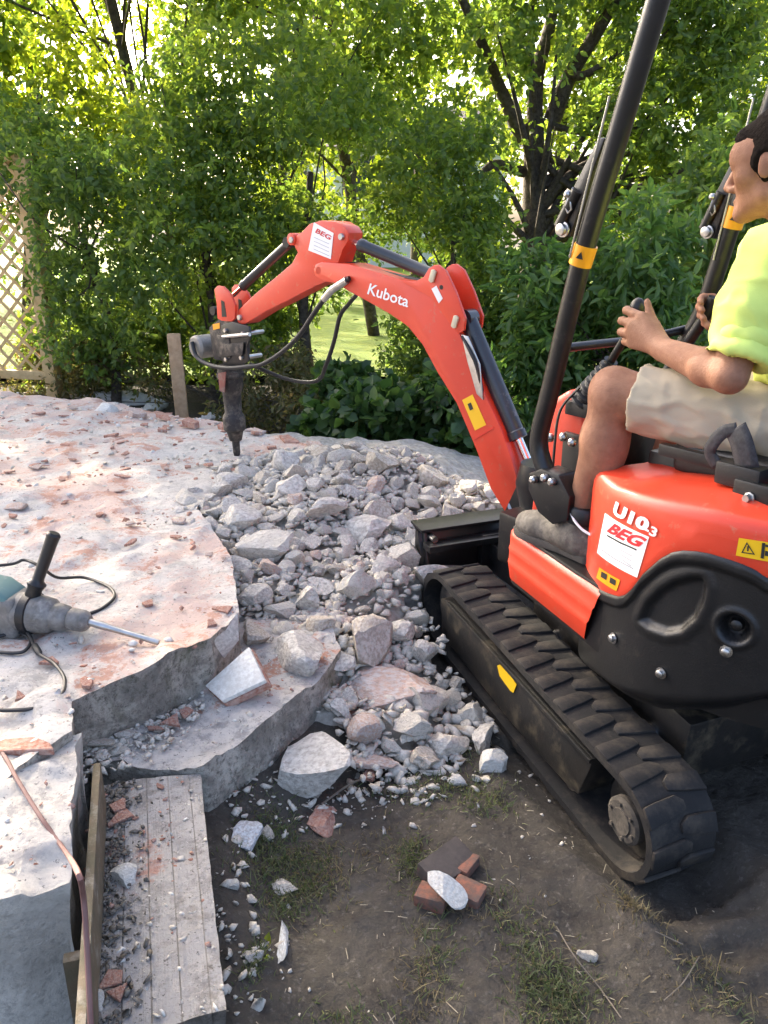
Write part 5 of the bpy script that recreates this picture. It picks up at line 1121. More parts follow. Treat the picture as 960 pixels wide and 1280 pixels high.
def surf_z(x, y, px=None, py=None):
    """height of whatever lies at (x, y): mound, terrace, steps or soil"""
    p = np.array([[x, y]])
    inp = lambda poly: bool(in_poly2(p, np.asarray([q[:2] for q in poly], float))[0])
    if inp(terr_poly): return T1
    if inp(block_poly): return T1
    z = float(gz(np.array([x]), np.array([y]))[0])
    if inp(plank_poly): z = max(z, TP)
    if inp(step_poly): z = max(z, T2)
    if -.9 < x < 1.8 and 1.55 < y < 4.4: z = max(z, float(mound(np.array(x), np.array(y))))
    return z
def in_poly2(Q, B):
    ins = np.zeros(len(Q), bool); j = len(B) - 1
    for i in range(len(B)):
        c = (B[i, 1] > Q[:, 1]) != (B[j, 1] > Q[:, 1]); xi = (B[j, 0] - B[i, 0]) * (Q[:, 1] - B[i, 1]) / (B[j, 1] - B[i, 1] + 1e-12) + B[i, 0]
        ins ^= c & (Q[:, 0] < xi); j = i
    return ins
step_poly = STEP_P
plank_poly = [pr0 - pn * .27, pr1 - pn * .235, pr1, pr0]; block_poly = [bk0, bk1, (-1.3, .74), (-1.3, 1.2)]
def land(px, py):
    """where the line of sight through a pixel lands"""
    r = ray(px, py); t0 = .8
    for t in np.arange(.8, 7, .012):
        p = CAMP + r * t
        if p[2] <= surf_z(p[0], p[1]): return p
    return G(px, py)
# ---- named pieces seen one by one: (px, py, width px, height px, material, aspect, label)
BIG = [(487, 852, 122, 62, 3, 'large pinkish grey wedge of broken concrete at the front of the heap beside the track', 'concrete_chunk'),
       (533, 868, 60, 58, 0, 'dark grey concrete lump leaning between the pink wedge and the track', 'concrete_chunk'),
       (371, 815, 72, 62, 1, 'pale faceted concrete block beside the leaning tile slab', 'concrete_chunk'),
       (333, 684, 74, 58, 0, 'biggest rounded grey boulder at the left middle of the heap', 'concrete_chunk'),
       (321, 795, 36, 40, 2, 'roundish beige chunk just behind the leaning tile slab', 'concrete_chunk'),
       (318, 742, 48, 34, 1, 'pale chunk wedged against the broken edge of the terrace', 'concrete_chunk'), (350, 762, 40, 28, 0, 'grey chunk behind the pale faceted block in the heap', 'concrete_chunk'), (296, 705, 40, 30, 1, 'pale chunk left of the biggest rounded boulder at the terrace edge', 'concrete_chunk'),
       (463, 800, 52, 84, 2, 'upright beige concrete piece standing in the middle front of the heap', 'concrete_chunk'),
       (479, 578, 46, 44, 2, 'beige rounded chunk sitting highest at the back of the heap', 'concrete_chunk'),
       (300, 645, 56, 42, 1, 'pale rounded chunk at the left rear of the heap below the breaker', 'concrete_chunk'),
       (513, 903, 46, 36, 0, 'smooth grey chunk directly in front of the dark lump', 'concrete_chunk'),
       (455, 908, 44, 48, 3, 'brownish chunk below the large pinkish wedge', 'concrete_chunk'),
       (545, 718, 62, 44, 1, 'pale chunk lying against the left end of the dozer blade', 'concrete_chunk'),
       (508, 690, 44, 36, 1, 'white chunk between the dozer blade and the heap', 'concrete_chunk'),
       (470, 640, 40, 46, 2, 'tall beige chunk at the right rear of the heap below the boom', 'concrete_chunk'),
       (500, 655, 42, 34, 1, 'pale chunk just left of the dozer blade corner', 'concrete_chunk'),
       (390, 952, 92, 82, 1, 'big pale conglomerate block in front of the lower step', 'concrete_chunk'),
       (310, 1037, 40, 54, 6, 'bluish white rounded slab of plaster on the soil beside the lower step', 'plaster_piece'),
       (335, 1040, 18, 26, 1, 'small pale stone touching the bluish white plaster slab', 'stone'),
       (346, 1106, 58, 24, 1, 'flat pale grey stone lying on the grass tuft', 'stone'),
       (353, 1170, 15, 60, 6, 'long thin white plaster splinter beside the grass', 'plaster_piece'),
       (364, 1134, 18, 13, 6, 'small white plaster bit at the tip of the long splinter', 'plaster_piece'),
       (316, 1194, 28, 20, 1, 'grey stone on the soil by the plank shaped step', 'stone'),
       (291, 1104, 18, 16, 4, 'small white chip close to the edge of the plank shaped step', 'stone'),
       (614, 950, 42, 34, 4, 'white rounded stone lying beside the middle of the track', 'stone'),
       (571, 974, 26, 20, 4, 'small white stone left of the stone beside the track', 'stone'),
       (468, 948, 62, 22, 3, 'flat pinkish plaster piece in front of the heap', 'plaster_piece'),
       (153, 1093, 38, 36, 4, 'white and red plaster lump lying on the plank shaped step', 'plaster_piece'),
       (123, 1252, 18, 30, 4, 'white chip beside the board at the bottom of the plank shaped step', 'plaster_piece'),
       (405, 1018, 44, 50, 5, 'dusty red tile fragment half buried beside the grass tuft', 'tile_shard'),
       (732, 1193, 28, 22, 0, 'small grey stone in the soil below the rear of the track', 'stone'),
       (70, 492, 26, 16, 4, 'white plaster lump standing at the far left edge of the terrace', 'plaster_piece'),
       (100, 496, 34, 15, 4, 'cream plaster lump on the far rim left of the wide ridge piece', 'plaster_piece'), (193, 509, 36, 17, 4, 'cream plaster lump on the far rim near the wooden post', 'plaster_piece'), (40, 489, 34, 13, 4, 'low pale plaster lump on the far rim in front of the lattice fence', 'plaster_piece'), (172, 520, 24, 12, 3, 'pinkish flat piece on the terrace left of the wooden post', 'plaster_piece'),
       (150, 502, 86, 22, 4, 'wide cream plaster ridge piece on the far edge of the terrace', 'plaster_piece'),
       (132, 512, 30, 16, 4, 'white plaster block in front of the cream ridge piece', 'plaster_piece'),
       (265, 523, 26, 18, 4, 'white rounded lump just behind the breaker chisel', 'plaster_piece'),
       (122, 926, 44, 17, 2, 'flat brownish stone in the corner where the steps meet the board', 'stone'), (143, 938, 40, 18, 0, 'flat grey stone in front of the brownish one in the step corner', 'stone'), (158, 917, 26, 22, 1, 'pale upright chip in the step corner below the terrace riser', 'stone'), (130, 950, 30, 16, 1, 'pale flat chip at the top end of the formwork board', 'stone'),
       (18, 632, 34, 14, 3, 'flat pinkish stone on the terrace above the power tool handle', 'stone')]
occ = []
for k, (px, py, w, h, mi, lab, nm) in enumerate(BIG):
    p = land(px, py + h * .22); dep = proj(p)[2]; sx_ = w * dep / 1000 / 2; sz_ = h * dep / 1000 / 2 * 1.02
    me = rockmesh(nm, 3, 500 + k, M_CON[mi], aspect=(1, 1, 1), cuts=14 if mi < 4 else 11, rough=.07)
    flat = h / w
    dz = sz_ * (.62 if flat < .62 else .85); dy = sz_ * (1.25 if flat < .62 else .95)
    if nm == 'plaster_piece' and flat > 2: dz = .014; dy = sz_ * 1.15
    if py < 530: dz = sz_ * 1.15; dy = min(dy, .09)
    if k == 18: dz, dy = .022, sz_ * 1.05
    if nm == 'tile_shard': dz, dy = .015, sz_ * 1.1
    dy = min(max(dy, .3 * sx_), 1.3 * sx_) if flat < 1.5 else dy
    o = put(nm, me, p + UP * dz * .35, (rng.uniform(-.12, .12), rng.uniform(-.12, .12), rng.uniform(-.3, .3)), (sx_, dy, dz), lab, {'concrete_chunk': 'rubble', 'plaster_piece': 'plaster piece', 'stone': 'stone', 'tile_shard': 'tile shard'}[nm])
    occ.append((p[0], p[1], (sx_ + dy) / 2))
# ---- the common chunks: told apart by size, tone and the named piece they lie next to
MARK = [(occ[i][0], occ[i][1], t) for i, t in ((0, 'large pinkish wedge'), (2, 'pale faceted block'), (3, 'biggest rounded boulder'), (4, 'roundish beige chunk'), (8, 'upright beige piece'), (9, 'topmost beige chunk'), (10, 'pale rear left chunk'), (11, 'smooth grey chunk'), (13, 'pale chunk by the blade'), (15, 'tall beige chunk'), (17, 'pale block by the step'))]
pp = G(400, 562, .37); MARK.append((pp[0], pp[1], 'end of the brick row')); pp = G(296, 575, T1); MARK.append((pp[0], pp[1], 'breaker chisel')); pp = G(610, 625, .33); MARK.append((pp[0], pp[1], 'foot of the boom')); pp = G(262, 740, T1); MARK.append((pp[0], pp[1], 'broken terrace edge')); MARK += [(1.25, 3.62, 'right rear end of the heap'), (.95, 3.3, 'swing bracket of the boom'), (.16, 2.93, 'left end of the dozer blade')]
TONE = ['grey', 'pale', 'grey', 'beige', 'grey', 'pale', 'pinkish', 'grey', 'beige', 'pale']
def chunk_label(x, y, rad, k):
    d = [((x - a) ** 2 + (y - b) ** 2, a, b, t) for a, b, t in MARK]; q, a, b, t = min(d); dx_, dy_ = x - a, y - b
    dr_ = ('behind' if dy_ > 0 else 'in front of') if abs(dy_) > 2.2 * abs(dx_) else ('right of' if dx_ > 0 else 'left of') if abs(dx_) > 2.2 * abs(dy_) else ('behind and ' if dy_ > 0 else 'in front and ') + ('right of' if dx_ > 0 else 'left of')
    return f"{'large' if rad > .05 else 'fist sized' if rad > .033 else 'small'} {TONE[k % 10]} chunk {dr_} the {t}"
POOL = [rockmesh('concrete_chunk', 3, 40 + i, M_CON[[0, 1, 0, 2, 0, 1, 3, 0, 2, 1][i % 10]], aspect=(1, rng.uniform(.6, .95), rng.uniform(.45, .85)), cuts=12, rough=.085) for i in range(26)]
cand = []; tries = 0; targets = 265
HEAP = np.array([G(236, 612, .36)[:2], G(300, 575, .37)[:2], G(400, 563, .37)[:2], G(500, 575, .38)[:2], G(620, 610, .33)[:2], (.9, 3.95), (1.5, 3.7), (1.35, 3.2), (.62, 2.95), (.25, 2.95), (.12, 2.72), (.24, 2.3), (.33, 1.98), (.12, 1.8), (-.08, 1.78), (-.14, 1.95), (-.28, 2.15), (-.47, 2.28), (-.62, 2.56), (-.78, 2.95)])
rad_list = sorted(list(rng.uniform(.048, .075, 45)) + list(rng.uniform(.032, .05, 100)) + list(rng.uniform(.022, .034, 120)), reverse=True)
def track_clear(x, y, m=0.):
    dx, dy = x - O[0], y - O[1]; a = dx * tr[0] + dy * tr[1]; b = dx * tf[0] + dy * tf[1]; return not (abs(a) < .46 + m and -.62 < b < .93 + m)
for rad in rad_list:
    for t in range(220):
        x, y = rng.uniform(-.85, 1.4), rng.uniform(1.75, 3.95)
        if not in_poly2(np.array([[x, y]]), HEAP)[0] or not track_clear(x, y, rad * .7): continue
        if all((x - a) ** 2 + (y - b) ** 2 > ((rad + c) * (.80 if t < 140 else .62)) ** 2 for a, b, c in occ): break
    else: continue
    occ.append((x, y, rad)); me = POOL[rng.integers(len(POOL))]; z = float(mound(np.array(x), np.array(y)))
    put('concrete_chunk', me, (x, y, z + rad * rng.uniform(.05, .42)), tuple(rng.uniform(-.5, .5, 2)) + (rng.uniform(0, 6.28),), tuple(rad * rng.uniform(.75, 1.35, 3)), chunk_label(x, y, rad, POOL.index(me)), 'rubble', 'concrete chunks of the rubble heap')
# ---- crumbs: nobody could count them
def crumbs(name, pts, sizes, mt, label, seed=0):
    r = np.random.default_rng(seed); V0, F0 = ICO[1]; base = [rock_verts(1, 900 + i, aspect=(1, .55 + .05 * (i % 6), .4 + .06 * (i % 5)), cuts=6, rough=.02, dr=(.0, .5)) for i in range(10)]
    n = len(pts); k = len(V0); B = np.stack(base)[r.integers(0, 10, n)]; a = r.uniform(0, 6.28, n); c, s = np.cos(a), np.sin(a)
    b_ = r.uniform(-.6, .6, n); cb, sb = np.cos(b_), np.sin(b_)
    x, y, z = B[..., 0], B[..., 1], B[..., 2]; y, z = y * cb[:, None] - z * sb[:, None], y * sb[:, None] + z * cb[:, None]; x, y = x * c[:, None] - y * s[:, None], x * s[:, None] + y * c[:, None]
    V = np.stack([x, y, z], -1) * np.asarray(sizes)[:, None, None] + np.asarray(pts)[:, None, :]
    F = (F0[None] + (np.arange(n) * k)[:, None, None]).reshape(-1, 3)
    return tag(link(name, fastmesh(name, V.reshape(-1, 3), F), mt, smooth=None), label, None, None, 'stuff')
n = 7500; x = rng.uniform(-.95, 1.2, n); y = rng.uniform(1.55, 4.1, n); k = in_poly2(np.stack([x, y], 1), (HEAP - HEAP.mean(0)) * 1.06 + HEAP.mean(0)) & np.array([track_clear(a, b) for a, b in zip(x, y)])
x, y = x[k], y[k]; sz = rng.uniform(.006, .026, len(x))
crumbs('rubble_crumbs', np.stack([x, y, mound(x, y) - .004 + .3 * sz + (fbm(np.stack([x, y], 1) * 14, 2, 6) - .5) * .02], 1), sz, M_CONW[0], 'small grey concrete crumbs filling the rubble heap')
n = 2600; x = rng.uniform(-.95, 1.4, n); y = rng.uniform(1.7, 4.0, n); k = in_poly2(np.stack([x, y], 1), HEAP) & np.array([track_clear(a, b, .01) for a, b in zip(x, y)]); x, y = x[k], y[k]; sz = rng.uniform(.018, .036, len(x))
crumbs('rubble_fill', np.stack([x, y, mound(x, y) - .006 + .25 * sz], 1), sz, M_CONW[0], 'small angular concrete bits packed between the larger chunks', 11)
def scatter(n, region, zf, s0, s1, clump=0):
    x = rng.uniform(region[0], region[1], n * 3); y = rng.uniform(region[2], region[3], n * 3)
    w = fbm(np.stack([x, y], 1) * 3.1, 3, 70 + clump); k = np.argsort(-(w + rng.random(n * 3) * .45))[:n]; x, y = x[k], y[k]
    z = zf(x, y); k = z > -.5; s = s0 + (s1 - s0) * rng.random(k.sum()) ** 3
    return np.stack([x[k], y[k], z[k] + s * .25], 1), s
def terr_z(x, y): return np.where(in_poly2(np.stack([x, y], 1), np.array(terr_poly, float)), T1 + terr_top(np.stack([x, y], 1)) + .002, -1)
for nm, mi, n_, cl in (('white_crumbs', 4, 1300, 1), ('red_crumbs', 5, 1300, 2), ('grey_crumbs', 0, 900, 3)):
    p, s = scatter(n_, (-3.2, -.25, 1.5, 5.4), terr_z, .003, .016, cl); crumbs(nm, p, s, M_CONW[mi], {'white': 'white plaster crumbs', 'red': 'red tile crumbs', 'grey': 'grey mortar crumbs'}[nm[:nm.index('_')]] + ' strewn over the terrace')
def low_z(x, y):
    q = np.stack([x, y], 1); z = np.full(len(x), -1.)
    z = np.where(in_poly2(q, np.array([p[:2] for p in plank_poly])), TP, z); z = np.where(in_poly2(q, np.array([p[:2] for p in step_poly])), T2 + .004, z); z = np.where(in_poly2(q, np.array([np.array(p)[:2] for p in block_poly])), T1, z); return z
for nm, mi, n_, cl in (('white_crumbs', 4, 220, 4), ('red_crumbs', 5, 380, 5), ('grey_crumbs', 0, 420, 6)):
    p, s = scatter(n_, (-.95, -.1, .9, 2.2), low_z, .0015, .009, cl); crumbs(nm, p, s, M_CONW[mi], {'white': 'white plaster crumbs', 'red': 'red tile crumbs', 'grey': 'grey mortar crumbs'}[nm[:nm.index('_')]] + ' lying on the steps')
g0 = bk0 + pn * .04; gp = g0[None] + pd * rng.uniform(-.05, .72, 700)[:, None] * -1 + pn * np.abs(rng.normal(0, .035, 700))[:, None]; gp[:, 2] = TP + .004
crumbs('gap_debris', gp, .0025 + .007 * rng.random(700) ** 2, M_GAPD, 'grit and crumbs gathered between the board and the plank shaped step')
gp = np.concatenate([G(128, 935, T2)[None] + rng.normal(0, 1, (320, 3)) * A3(.06, .05, 0), G(205, 900, T2)[None] + rng.normal(0, 1, (200, 3)) * A3(.07, .07, 0)]); gp[:, 2] = T2 + .006
crumbs('corner_debris', gp, .003 + .013 * rng.random(len(gp)) ** 2, M_CONW[0], 'heap of grey bits in the corner where the steps meet')
def soil_z(x, y):
    q = np.stack([x, y], 1); return np.where((low_z(x, y) > -.5) | (terr_z(x, y) > -.5), -1, np.maximum(gz(x, y), mound(x, y) * (y > 1.7) - .03 * (y <= 1.7)))
p, s = scatter(480, (-.35, 2.2, .5, 2.2), soil_z, .0015, .008, 8); crumbs('soil_grit', p, s, M_CONW[0], 'pale grit scattered over the dark soil')
q = np.concatenate([G(px, py)[None] + rng.normal(0, 1, (k, 3)) * A3(sx_, sy_, 0) for px, py, sx_, sy_, k in ((400, 1000, .14, .06, 130), (330, 1010, .05, .10, 60), (290, 1130, .02, .16, 50), (460, 975, .12, .05, 90), (310, 1240, .03, .07, 50), (560, 960, .10, .06, 40))])
q = q[(low_z(q[:, 0], q[:, 1]) < -.5)]; q[:, 2] = gz(q[:, 0], q[:, 1]) + .004
crumbs('soil_rubble', q, .003 + .014 * rng.random(len(q)) ** 2.5, M_CONW[0], 'small grey rubble bits on the soil in front of the steps')
# ---- terracotta shards
def shard_mesh(seed, mt, t=.16):
    r = np.random.default_rng(seed); n = r.integers(4, 7); a = np.sort(r.uniform(0, 6.28, n) * .25 + np.arange(n) * 6.28 / n); rr = r.uniform(.6, 1.1, n)
    poly = [(cos(x) * q, sin(x) * q * .75, 0) for x, q in zip(a, rr)]; m = MB(); m.prism(poly, (0, 0, t)); o = m.build('tile_shard', mt, None, bev=.03, seg=1); me = o.data; bpy.data.objects.remove(o); return me
SH = [shard_mesh(i, M_CON[5 if i % 4 else 3], .14 + .1 * (i % 3)) for i in range(14)]
SM = [(G(60, 740, T1), 'power tool'), (G(150, 790, T1), 'tool chisel bit'), (G(296, 575, T1), 'breaker chisel'), (G(150, 505, T1), 'cream ridge piece'), (G(230, 522, T1), 'wooden post'), (G(18, 632, T1), 'flat pinkish stone'), (G(240, 640, T1), 'edge of the rubble heap'), (G(20, 500, T1), 'lattice fence'), (G(200, 830, T1), 'riser of the terrace'), (G(240, 730, T1), 'broken terrace edge'), (G(100, 580, T1), 'middle of the terrace')]
def shard_label(p, s):
    q, t, w = min(((np.sum((p[:2] - a[:2]) ** 2), n_, a) for a, n_ in SM), key=lambda v: v[0]); dx_, dy_ = p[0] - w[0], p[1] - w[1]
    dr_ = ('behind' if dy_ > 0 else 'in front of') if abs(dy_) > 1.6 * abs(dx_) else ('right of' if dx_ > 0 else 'left of') if abs(dx_) > 1.6 * abs(dy_) else ('behind and ' if dy_ > 0 else 'in front and ') + ('right of' if dx_ > 0 else 'left of')
    return f"{'larger' if s > .04 else 'small' if s > .024 else 'tiny'} terracotta shard {dr_} the {t}"
for i in range(95):
    for t in range(50):
        px, py = rng.uniform(0, 300), rng.uniform(520, 900)
        if rng.random() < .45: px, py = rng.uniform(0, 420), rng.uniform(505, 600)
        p = G(px, py, T1)
        if in_poly2(p[None, :2], np.array(terr_poly, float))[0] and not (px < 150 and 690 < py < 830): break
    s = rng.uniform(.010, .034) * (1.0 if p[1] < 3.3 else 1.35); z = T1 + float(terr_top(p[None, :2])[0])
    put('tile_shard', SH[rng.integers(14)], (p[0], p[1], z), (rng.uniform(-.15, .15), rng.uniform(-.15, .15), rng.uniform(0, 6.28)), (s, s, s * rng.uniform(.7, 1.4)), shard_label(p, s), 'tile shard', 'terracotta shards on the terrace')
for px, py, s, z, lab in ((35, 940, .075, T1 + .006, 'large flat red tile shard at the near left end of the masonry step'), (150, 1024, .033, TP + .004, 'triangular red tile shard on the plank shaped step'), (150, 1007, .030, TP + .01, 'long narrow red shard behind the triangular one'), (127, 1030, .018, TP + .004, 'small rounded red shard left of the triangular one'),
                          (137, 1228, .030, TP + .004, 'red shard leaning by the board at the bottom left'), (150, 1242, .026, TP + .004, 'red shard right of the one leaning by the board'), (215, 905, .040, T2 + .008, 'red shard lying in the middle of the lower step'), (248, 852, .045, T2 + .01, 'dark red shard under the leaning tile slab'), (195, 912, .025, T2 + .008, 'small red shard at the left of the lower step'),
                          (232, 893, .03, T2 + .008, 'reddish shard against the riser of the terrace'), (200, 983, .016, TP + .003, 'tiny red chip at the top of the plank shaped step'), (462, 968, .035, .01, 'red shard edge under the flat pinkish plaster piece'), (170, 1023, .010, TP + .003, 'tiny orange chip beside the triangular red shard')):
    p = G(px, py, z); put('tile_shard', SH[(1, 7, 10, 13)[int(px + py) % 4]], p, (rng.uniform(-.1, .1), rng.uniform(-.1, .1), rng.uniform(0, 6.28)), (s, s, s * .9), lab, 'tile shard')
for i, (px, py, w) in enumerate(((240, 533, .10), (285, 537, .11), (325, 542, .09), (362, 552, .12), (395, 560, .08), (205, 524, .09))):
    p = G(px, py, T1 + .004); o = bpy.data.objects.new('brick', SH[(i * 5 + 2) % 14]); COL.objects.link(o)
    o.location = p + UP * .0; o.rotation_euler = (rng.uniform(-.2, .2), rng.uniform(-.15, .15), radians(-36) + rng.uniform(-.3, .3)); o.scale = (w * .85, w * .6, w * 1.1)
    tag(o, 'red brick piece on the far terrace rim, ' + ('between the wooden post and the breaker', 'right behind the breaker chisel', 'just right of the breaker chisel', 'second from the right end of the row', 'at the right end of the row', 'just left of the wooden post')[i], 'brick', 'red bricks along the far rim of the terrace')
# leaning tile slab: white face, red broken edge
q = [G(256, 857, T2 + .03), G(311, 808, T2 + .115), G(331, 850, T2 + .07), G(277, 876, T2 + .03)]
m = MB(); nrm = unit(np.cross(q[1] - q[0], q[3] - q[0])); nrm = nrm if nrm[2] > 0 else -nrm
m.prism(q, -nrm * .014); ts = m.build('tile_slab', M_CONW[4], bev=.003); tag(ts, 'flat white plastered tile slab leaning on the lower step', 'slab')
m = MB(); m.prism([p - nrm * .0155 + (p - sum(q) / 4) * .04 for p in q], -nrm * .022); m.build('tile_backing', M_CONW[5], ts, bev=.004)
q = [G(266, 800, T1 - .01), G(300, 763, T1 + .0), G(297, 800, T2 + .10), G(270, 838, T2 + .02)]
m = MB(); m.prism(q, A3(-.03, .03, -.01)); tag(m.build('plaster_piece', M_CONW[1], bev=.006), 'pale triangular plaster plate leaning at the broken corner of the terrace', 'plaster piece')
# brick bits with the white stone by the track
p = G(562, 1088); 
def blockpc(name, px, py, z, size, rz, mt, lab, cat, tilt=(0, 0)):
    m = MB(); m.box((0, 0, 0), size); o = m.build(name, mt, None, bev=min(size) * .25); V = np.array([v.co[:] for v in o.data.vertices]); V += (fbm(V * 30, 3, int(px)) - .5)[:, None] * .012; o.data.vertices.foreach_set('co', V.astype(np.float32).ravel())
    o.location = G(px, py, z); o.rotation_euler = (tilt[0], tilt[1], rz); return tag(o, lab, cat)
M_DBR2 = mat('earthy_brick', [(.27, .10, .06), (.20, .085, .055), (.12, .075, .055)], 22, .9, .003, 60, dust=((.10, .08, .065), .6, 30))
M_DBR = mat('soiled_brick', [(.06, .05, .045), (.10, .08, .07), (.045, .038, .034)], 9, .9, .003, 60, dust=((.30, .10, .05), .2, 8))
blockpc('brick', 560, 1083, .018, (.065, .038, .018), .75, M_DBR, 'dark soil covered brick lying under the white stone', 'brick', (.1, 0))
blockpc('brick', 585, 1082, .02, (.032, .014, .014), .95, M_DBR2, 'thin red brick edge behind the white stone', 'brick')
blockpc('brick', 585, 1117, .014, (.036, .026, .018), -.5, M_DBR2, 'red broken brick right of the white stone', 'brick')
blockpc('brick', 540, 1122, .012, (.034, .024, .016), -.4, M_DBR2, 'red broken brick left of the white stone', 'brick')
me = rockmesh('stone', 3, 777, M_CON[4], cuts=16, rough=.03); put('stone', me, G(557, 1112, .05), (.1, .25, -.5), (.052, .034, .024), 'cream white pointed stone resting on broken bricks', 'stone')
# ---- demolition hammer
DH = root('demolition_hammer', tuple(G(20, 790, T1)), 0, 'dusty teal electric demolition hammer with black handle lying on the terrace', 'power tool')
M_TEAL = mat('teal_plastic', [(.085, .165, .15), (.11, .20, .185)], 8, .42, .0004, 150, dust=((.42, .38, .35), .22, 14))
M_GCAST = mat('dusty_cast_housing', [(.20, .185, .165), (.28, .26, .235), (.13, .12, .105)], 14, .6, .001, 80, metal=.2, dust=((.42, .39, .35), .3, 18))
tipp = G(199, 803, T1 + .012); ck = G(110, 777, T1 + .052); ax_ = unit(ck - tipp); ax_ = unit(A3(ax_[0], ax_[1], .055)); sd_ = unit(np.cross(ax_, UP)); u_ = np.cross(sd_, ax_)
m = MB(); m.lathe(tipp, ck, [(0, .007), (.06, .0085), (.5, .0085), (.72, .0085), (.74, .0105), (1, .0105)], 12); m.build('chisel_bit', M_STL, DH)
m = MB(); m.lathe(ck - ax_ * .006, ck + ax_ * .20, [(0, .016), (.05, .026), (.10, .030), (.26, .031), (.29, .026), (.33, .034), (.44, .038), (.5, .037), (.56, .048), (.8, .054), (1, .054)], 22); m.build('chuck_housing', M_GCAST, DH)
ck2 = ck + ax_ * .19
m = MB(); m.box(ck2 + ax_ * .12 - u_ * .008, (.12, .052, .060), [ax_, sd_, u_]); m.build('gear_case', M_GCAST, DH, bev=.02, seg=3)
m = MB(); m.prism([ck2 + ax_ * a + u_ * b - sd_ * .047 for a, b in ((-.0, .012), (.02, .055), (.06, .078), (.16, .085), (.34, .080), (.34, .02), (.1, .0))], sd_ * .094); mo = m.build('motor_housing', M_TEAL, DH, bev=.014, seg=3)
m = MB(); m.box(ck2 + ax_ * .15 + u_ * .045 - sd_ * .0485, (.09, .003, .012), [unit(ax_ + u_ * .12), sd_, u_]); m.build('vent_strip', M_BLKP, mo, bev=.003)
hc_ = ck + ax_ * .17; m = MB(); m.lathe(hc_ - ax_ * .014, hc_ + ax_ * .014, [(0, .054), (.1, .058), (.9, .058), (1, .054)], 22); clp = m.build('handle_clamp', M_BLKP, DH)
hb_ = hc_ + u_ * .03; ht = at(68, 666, hb_[1] + .03)
m = MB(); m.lathe(hb_, ht, [(0, .022), (.2, .020), (.28, .026), (.32, .017), (.36, .0155), (.9, .0175), (.97, .019), (1, .014)], 14); m.build('side_handle', M_BLKP, DH)
TZs = T1 + .014
c1 = [ck2 + ax_ * .30 + u_ * .08] + [G(*q) for q in ((8, 706, TZs + .10), (30, 700, TZs + .10), (50, 708, TZs + .09), (72, 722, TZs + .03), (105, 722, TZs), (135, 733, TZs), (143, 746, TZs), (128, 760, TZs), (112, 767, TZs))]
c2 = [G(*q) for q in ((-30, 800, TZs), (0, 795, TZs), (22, 790, TZs), (38, 800, TZs), (30, 814, TZs), (8, 816, TZs), (-20, 812, TZs))]
c3 = [G(*q) for q in ((26, 780, TZs + .02), (38, 796, TZs + .006), (46, 815, TZs), (68, 830, TZs), (81, 850, TZs), (74, 872, TZs), (45, 885, TZs), (0, 888, TZs), (-60, 885, TZs))]
for c in (c1, c2, c3): m = MB(); m.tube(smooth_path(c, 8), .0047, 8); m.build('power_cord', M_HOSE, DH)
m = MB(); a, b = G(42, 805, TZs), G(50, 818, TZs); m.lathe(a, b, [(0, .005), (.2, .009), (.8, .009), (1, .005)], 10); m.build('cord_connector', M_HOSE, DH)
# ---- red cable hanging over the masonry step
M_CABR = mat('dusty_red_cable', [(.15, .07, .058), (.20, .105, .09)], 20, .65)
pc_ = [G(-40, 905, T1 + .015), G(0, 938, T1 + .013), G(22, 975, T1 + .016), G(50, 1020, T1 + .014), G(80, 1062, T1 + .016)]
e1_ = onplane(97, 1090, bk1 + pn * .055, pn); pc_ += [e1_] + [onplane(a, b, bk1 + pn * .056, pn) for a, b in ((104, 1120), (108, 1170), (111, 1230), (114, 1290), (116, 1340))]
m = MB(); m.tube(smooth_path(pc_, 7), .0042, 9); tag(m.build('cable', M_CABR), 'dusty dark red cable trailing over the masonry step and down its board', 'cable')
# ---- grass, weeds, twigs
def blades(name, cl, mt, label, h0=.012, h1=.036, w=.0014):
    C, D, S = [], [], []
    for px, py, rx, ry, n in cl:
        p = G(px, py); k = proj(p)[2] / 1000; nn = rng.normal(0, 1, (n, 2)); q = np.column_stack([p[0] + nn[:, 0] * rx * k * .6, p[1] + nn[:, 1] * ry * k * .9])
        keep = (low_z(q[:, 0], q[:, 1]) < -.5) & np.array([track_clear(a, b, -.005) for a, b in q]); q = q[keep]
        C.append(np.column_stack([q, gz(q[:, 0], q[:, 1]) - .003])); d = rng.normal(0, .55, (len(q), 3)) + A3(0, 0, 1); D.append(d / np.linalg.norm(d, axis=1)[:, None]); S.append(rng.uniform(h0, h1, len(q)))
    C, D, S = np.concatenate(C), np.concatenate(D), np.concatenate(S); n = len(C); sd__ = np.cross(D, rot_dirs(n)); sd__ /= np.linalg.norm(sd__, axis=1)[:, None]
    bend = np.column_stack([rng.normal(0, .35, (n, 2)), np.full(n, -.25)]) * S[:, None]
    V = np.stack([C - sd__ * w, C + sd__ * w, C + D * S[:, None] * .6 + sd__ * w * .8 + bend * .3, C + D * S[:, None] * .6 - sd__ * w * .8 + bend * .3, C + D * S[:, None] + bend], 1)
    b = np.arange(n)[:, None] * 5; F = np.concatenate([b + np.array([[0, 1, 2]]), b + np.array([[0, 2, 3]]), b + np.array([[3, 2, 4]])])
    return tag(link(name, fastmesh(name, V.reshape(-1, 3), F), mt), label, None, None, 'stuff')
M_GRS = leafmat('grass_blades', (.06, .085, .03), (.09, .115, .045), (.14, .135, .07), .3, .6); M_GRD = leafmat('dry_grass', (.12, .10, .05), (.17, .135, .07), (.09, .09, .04), .2, .7)
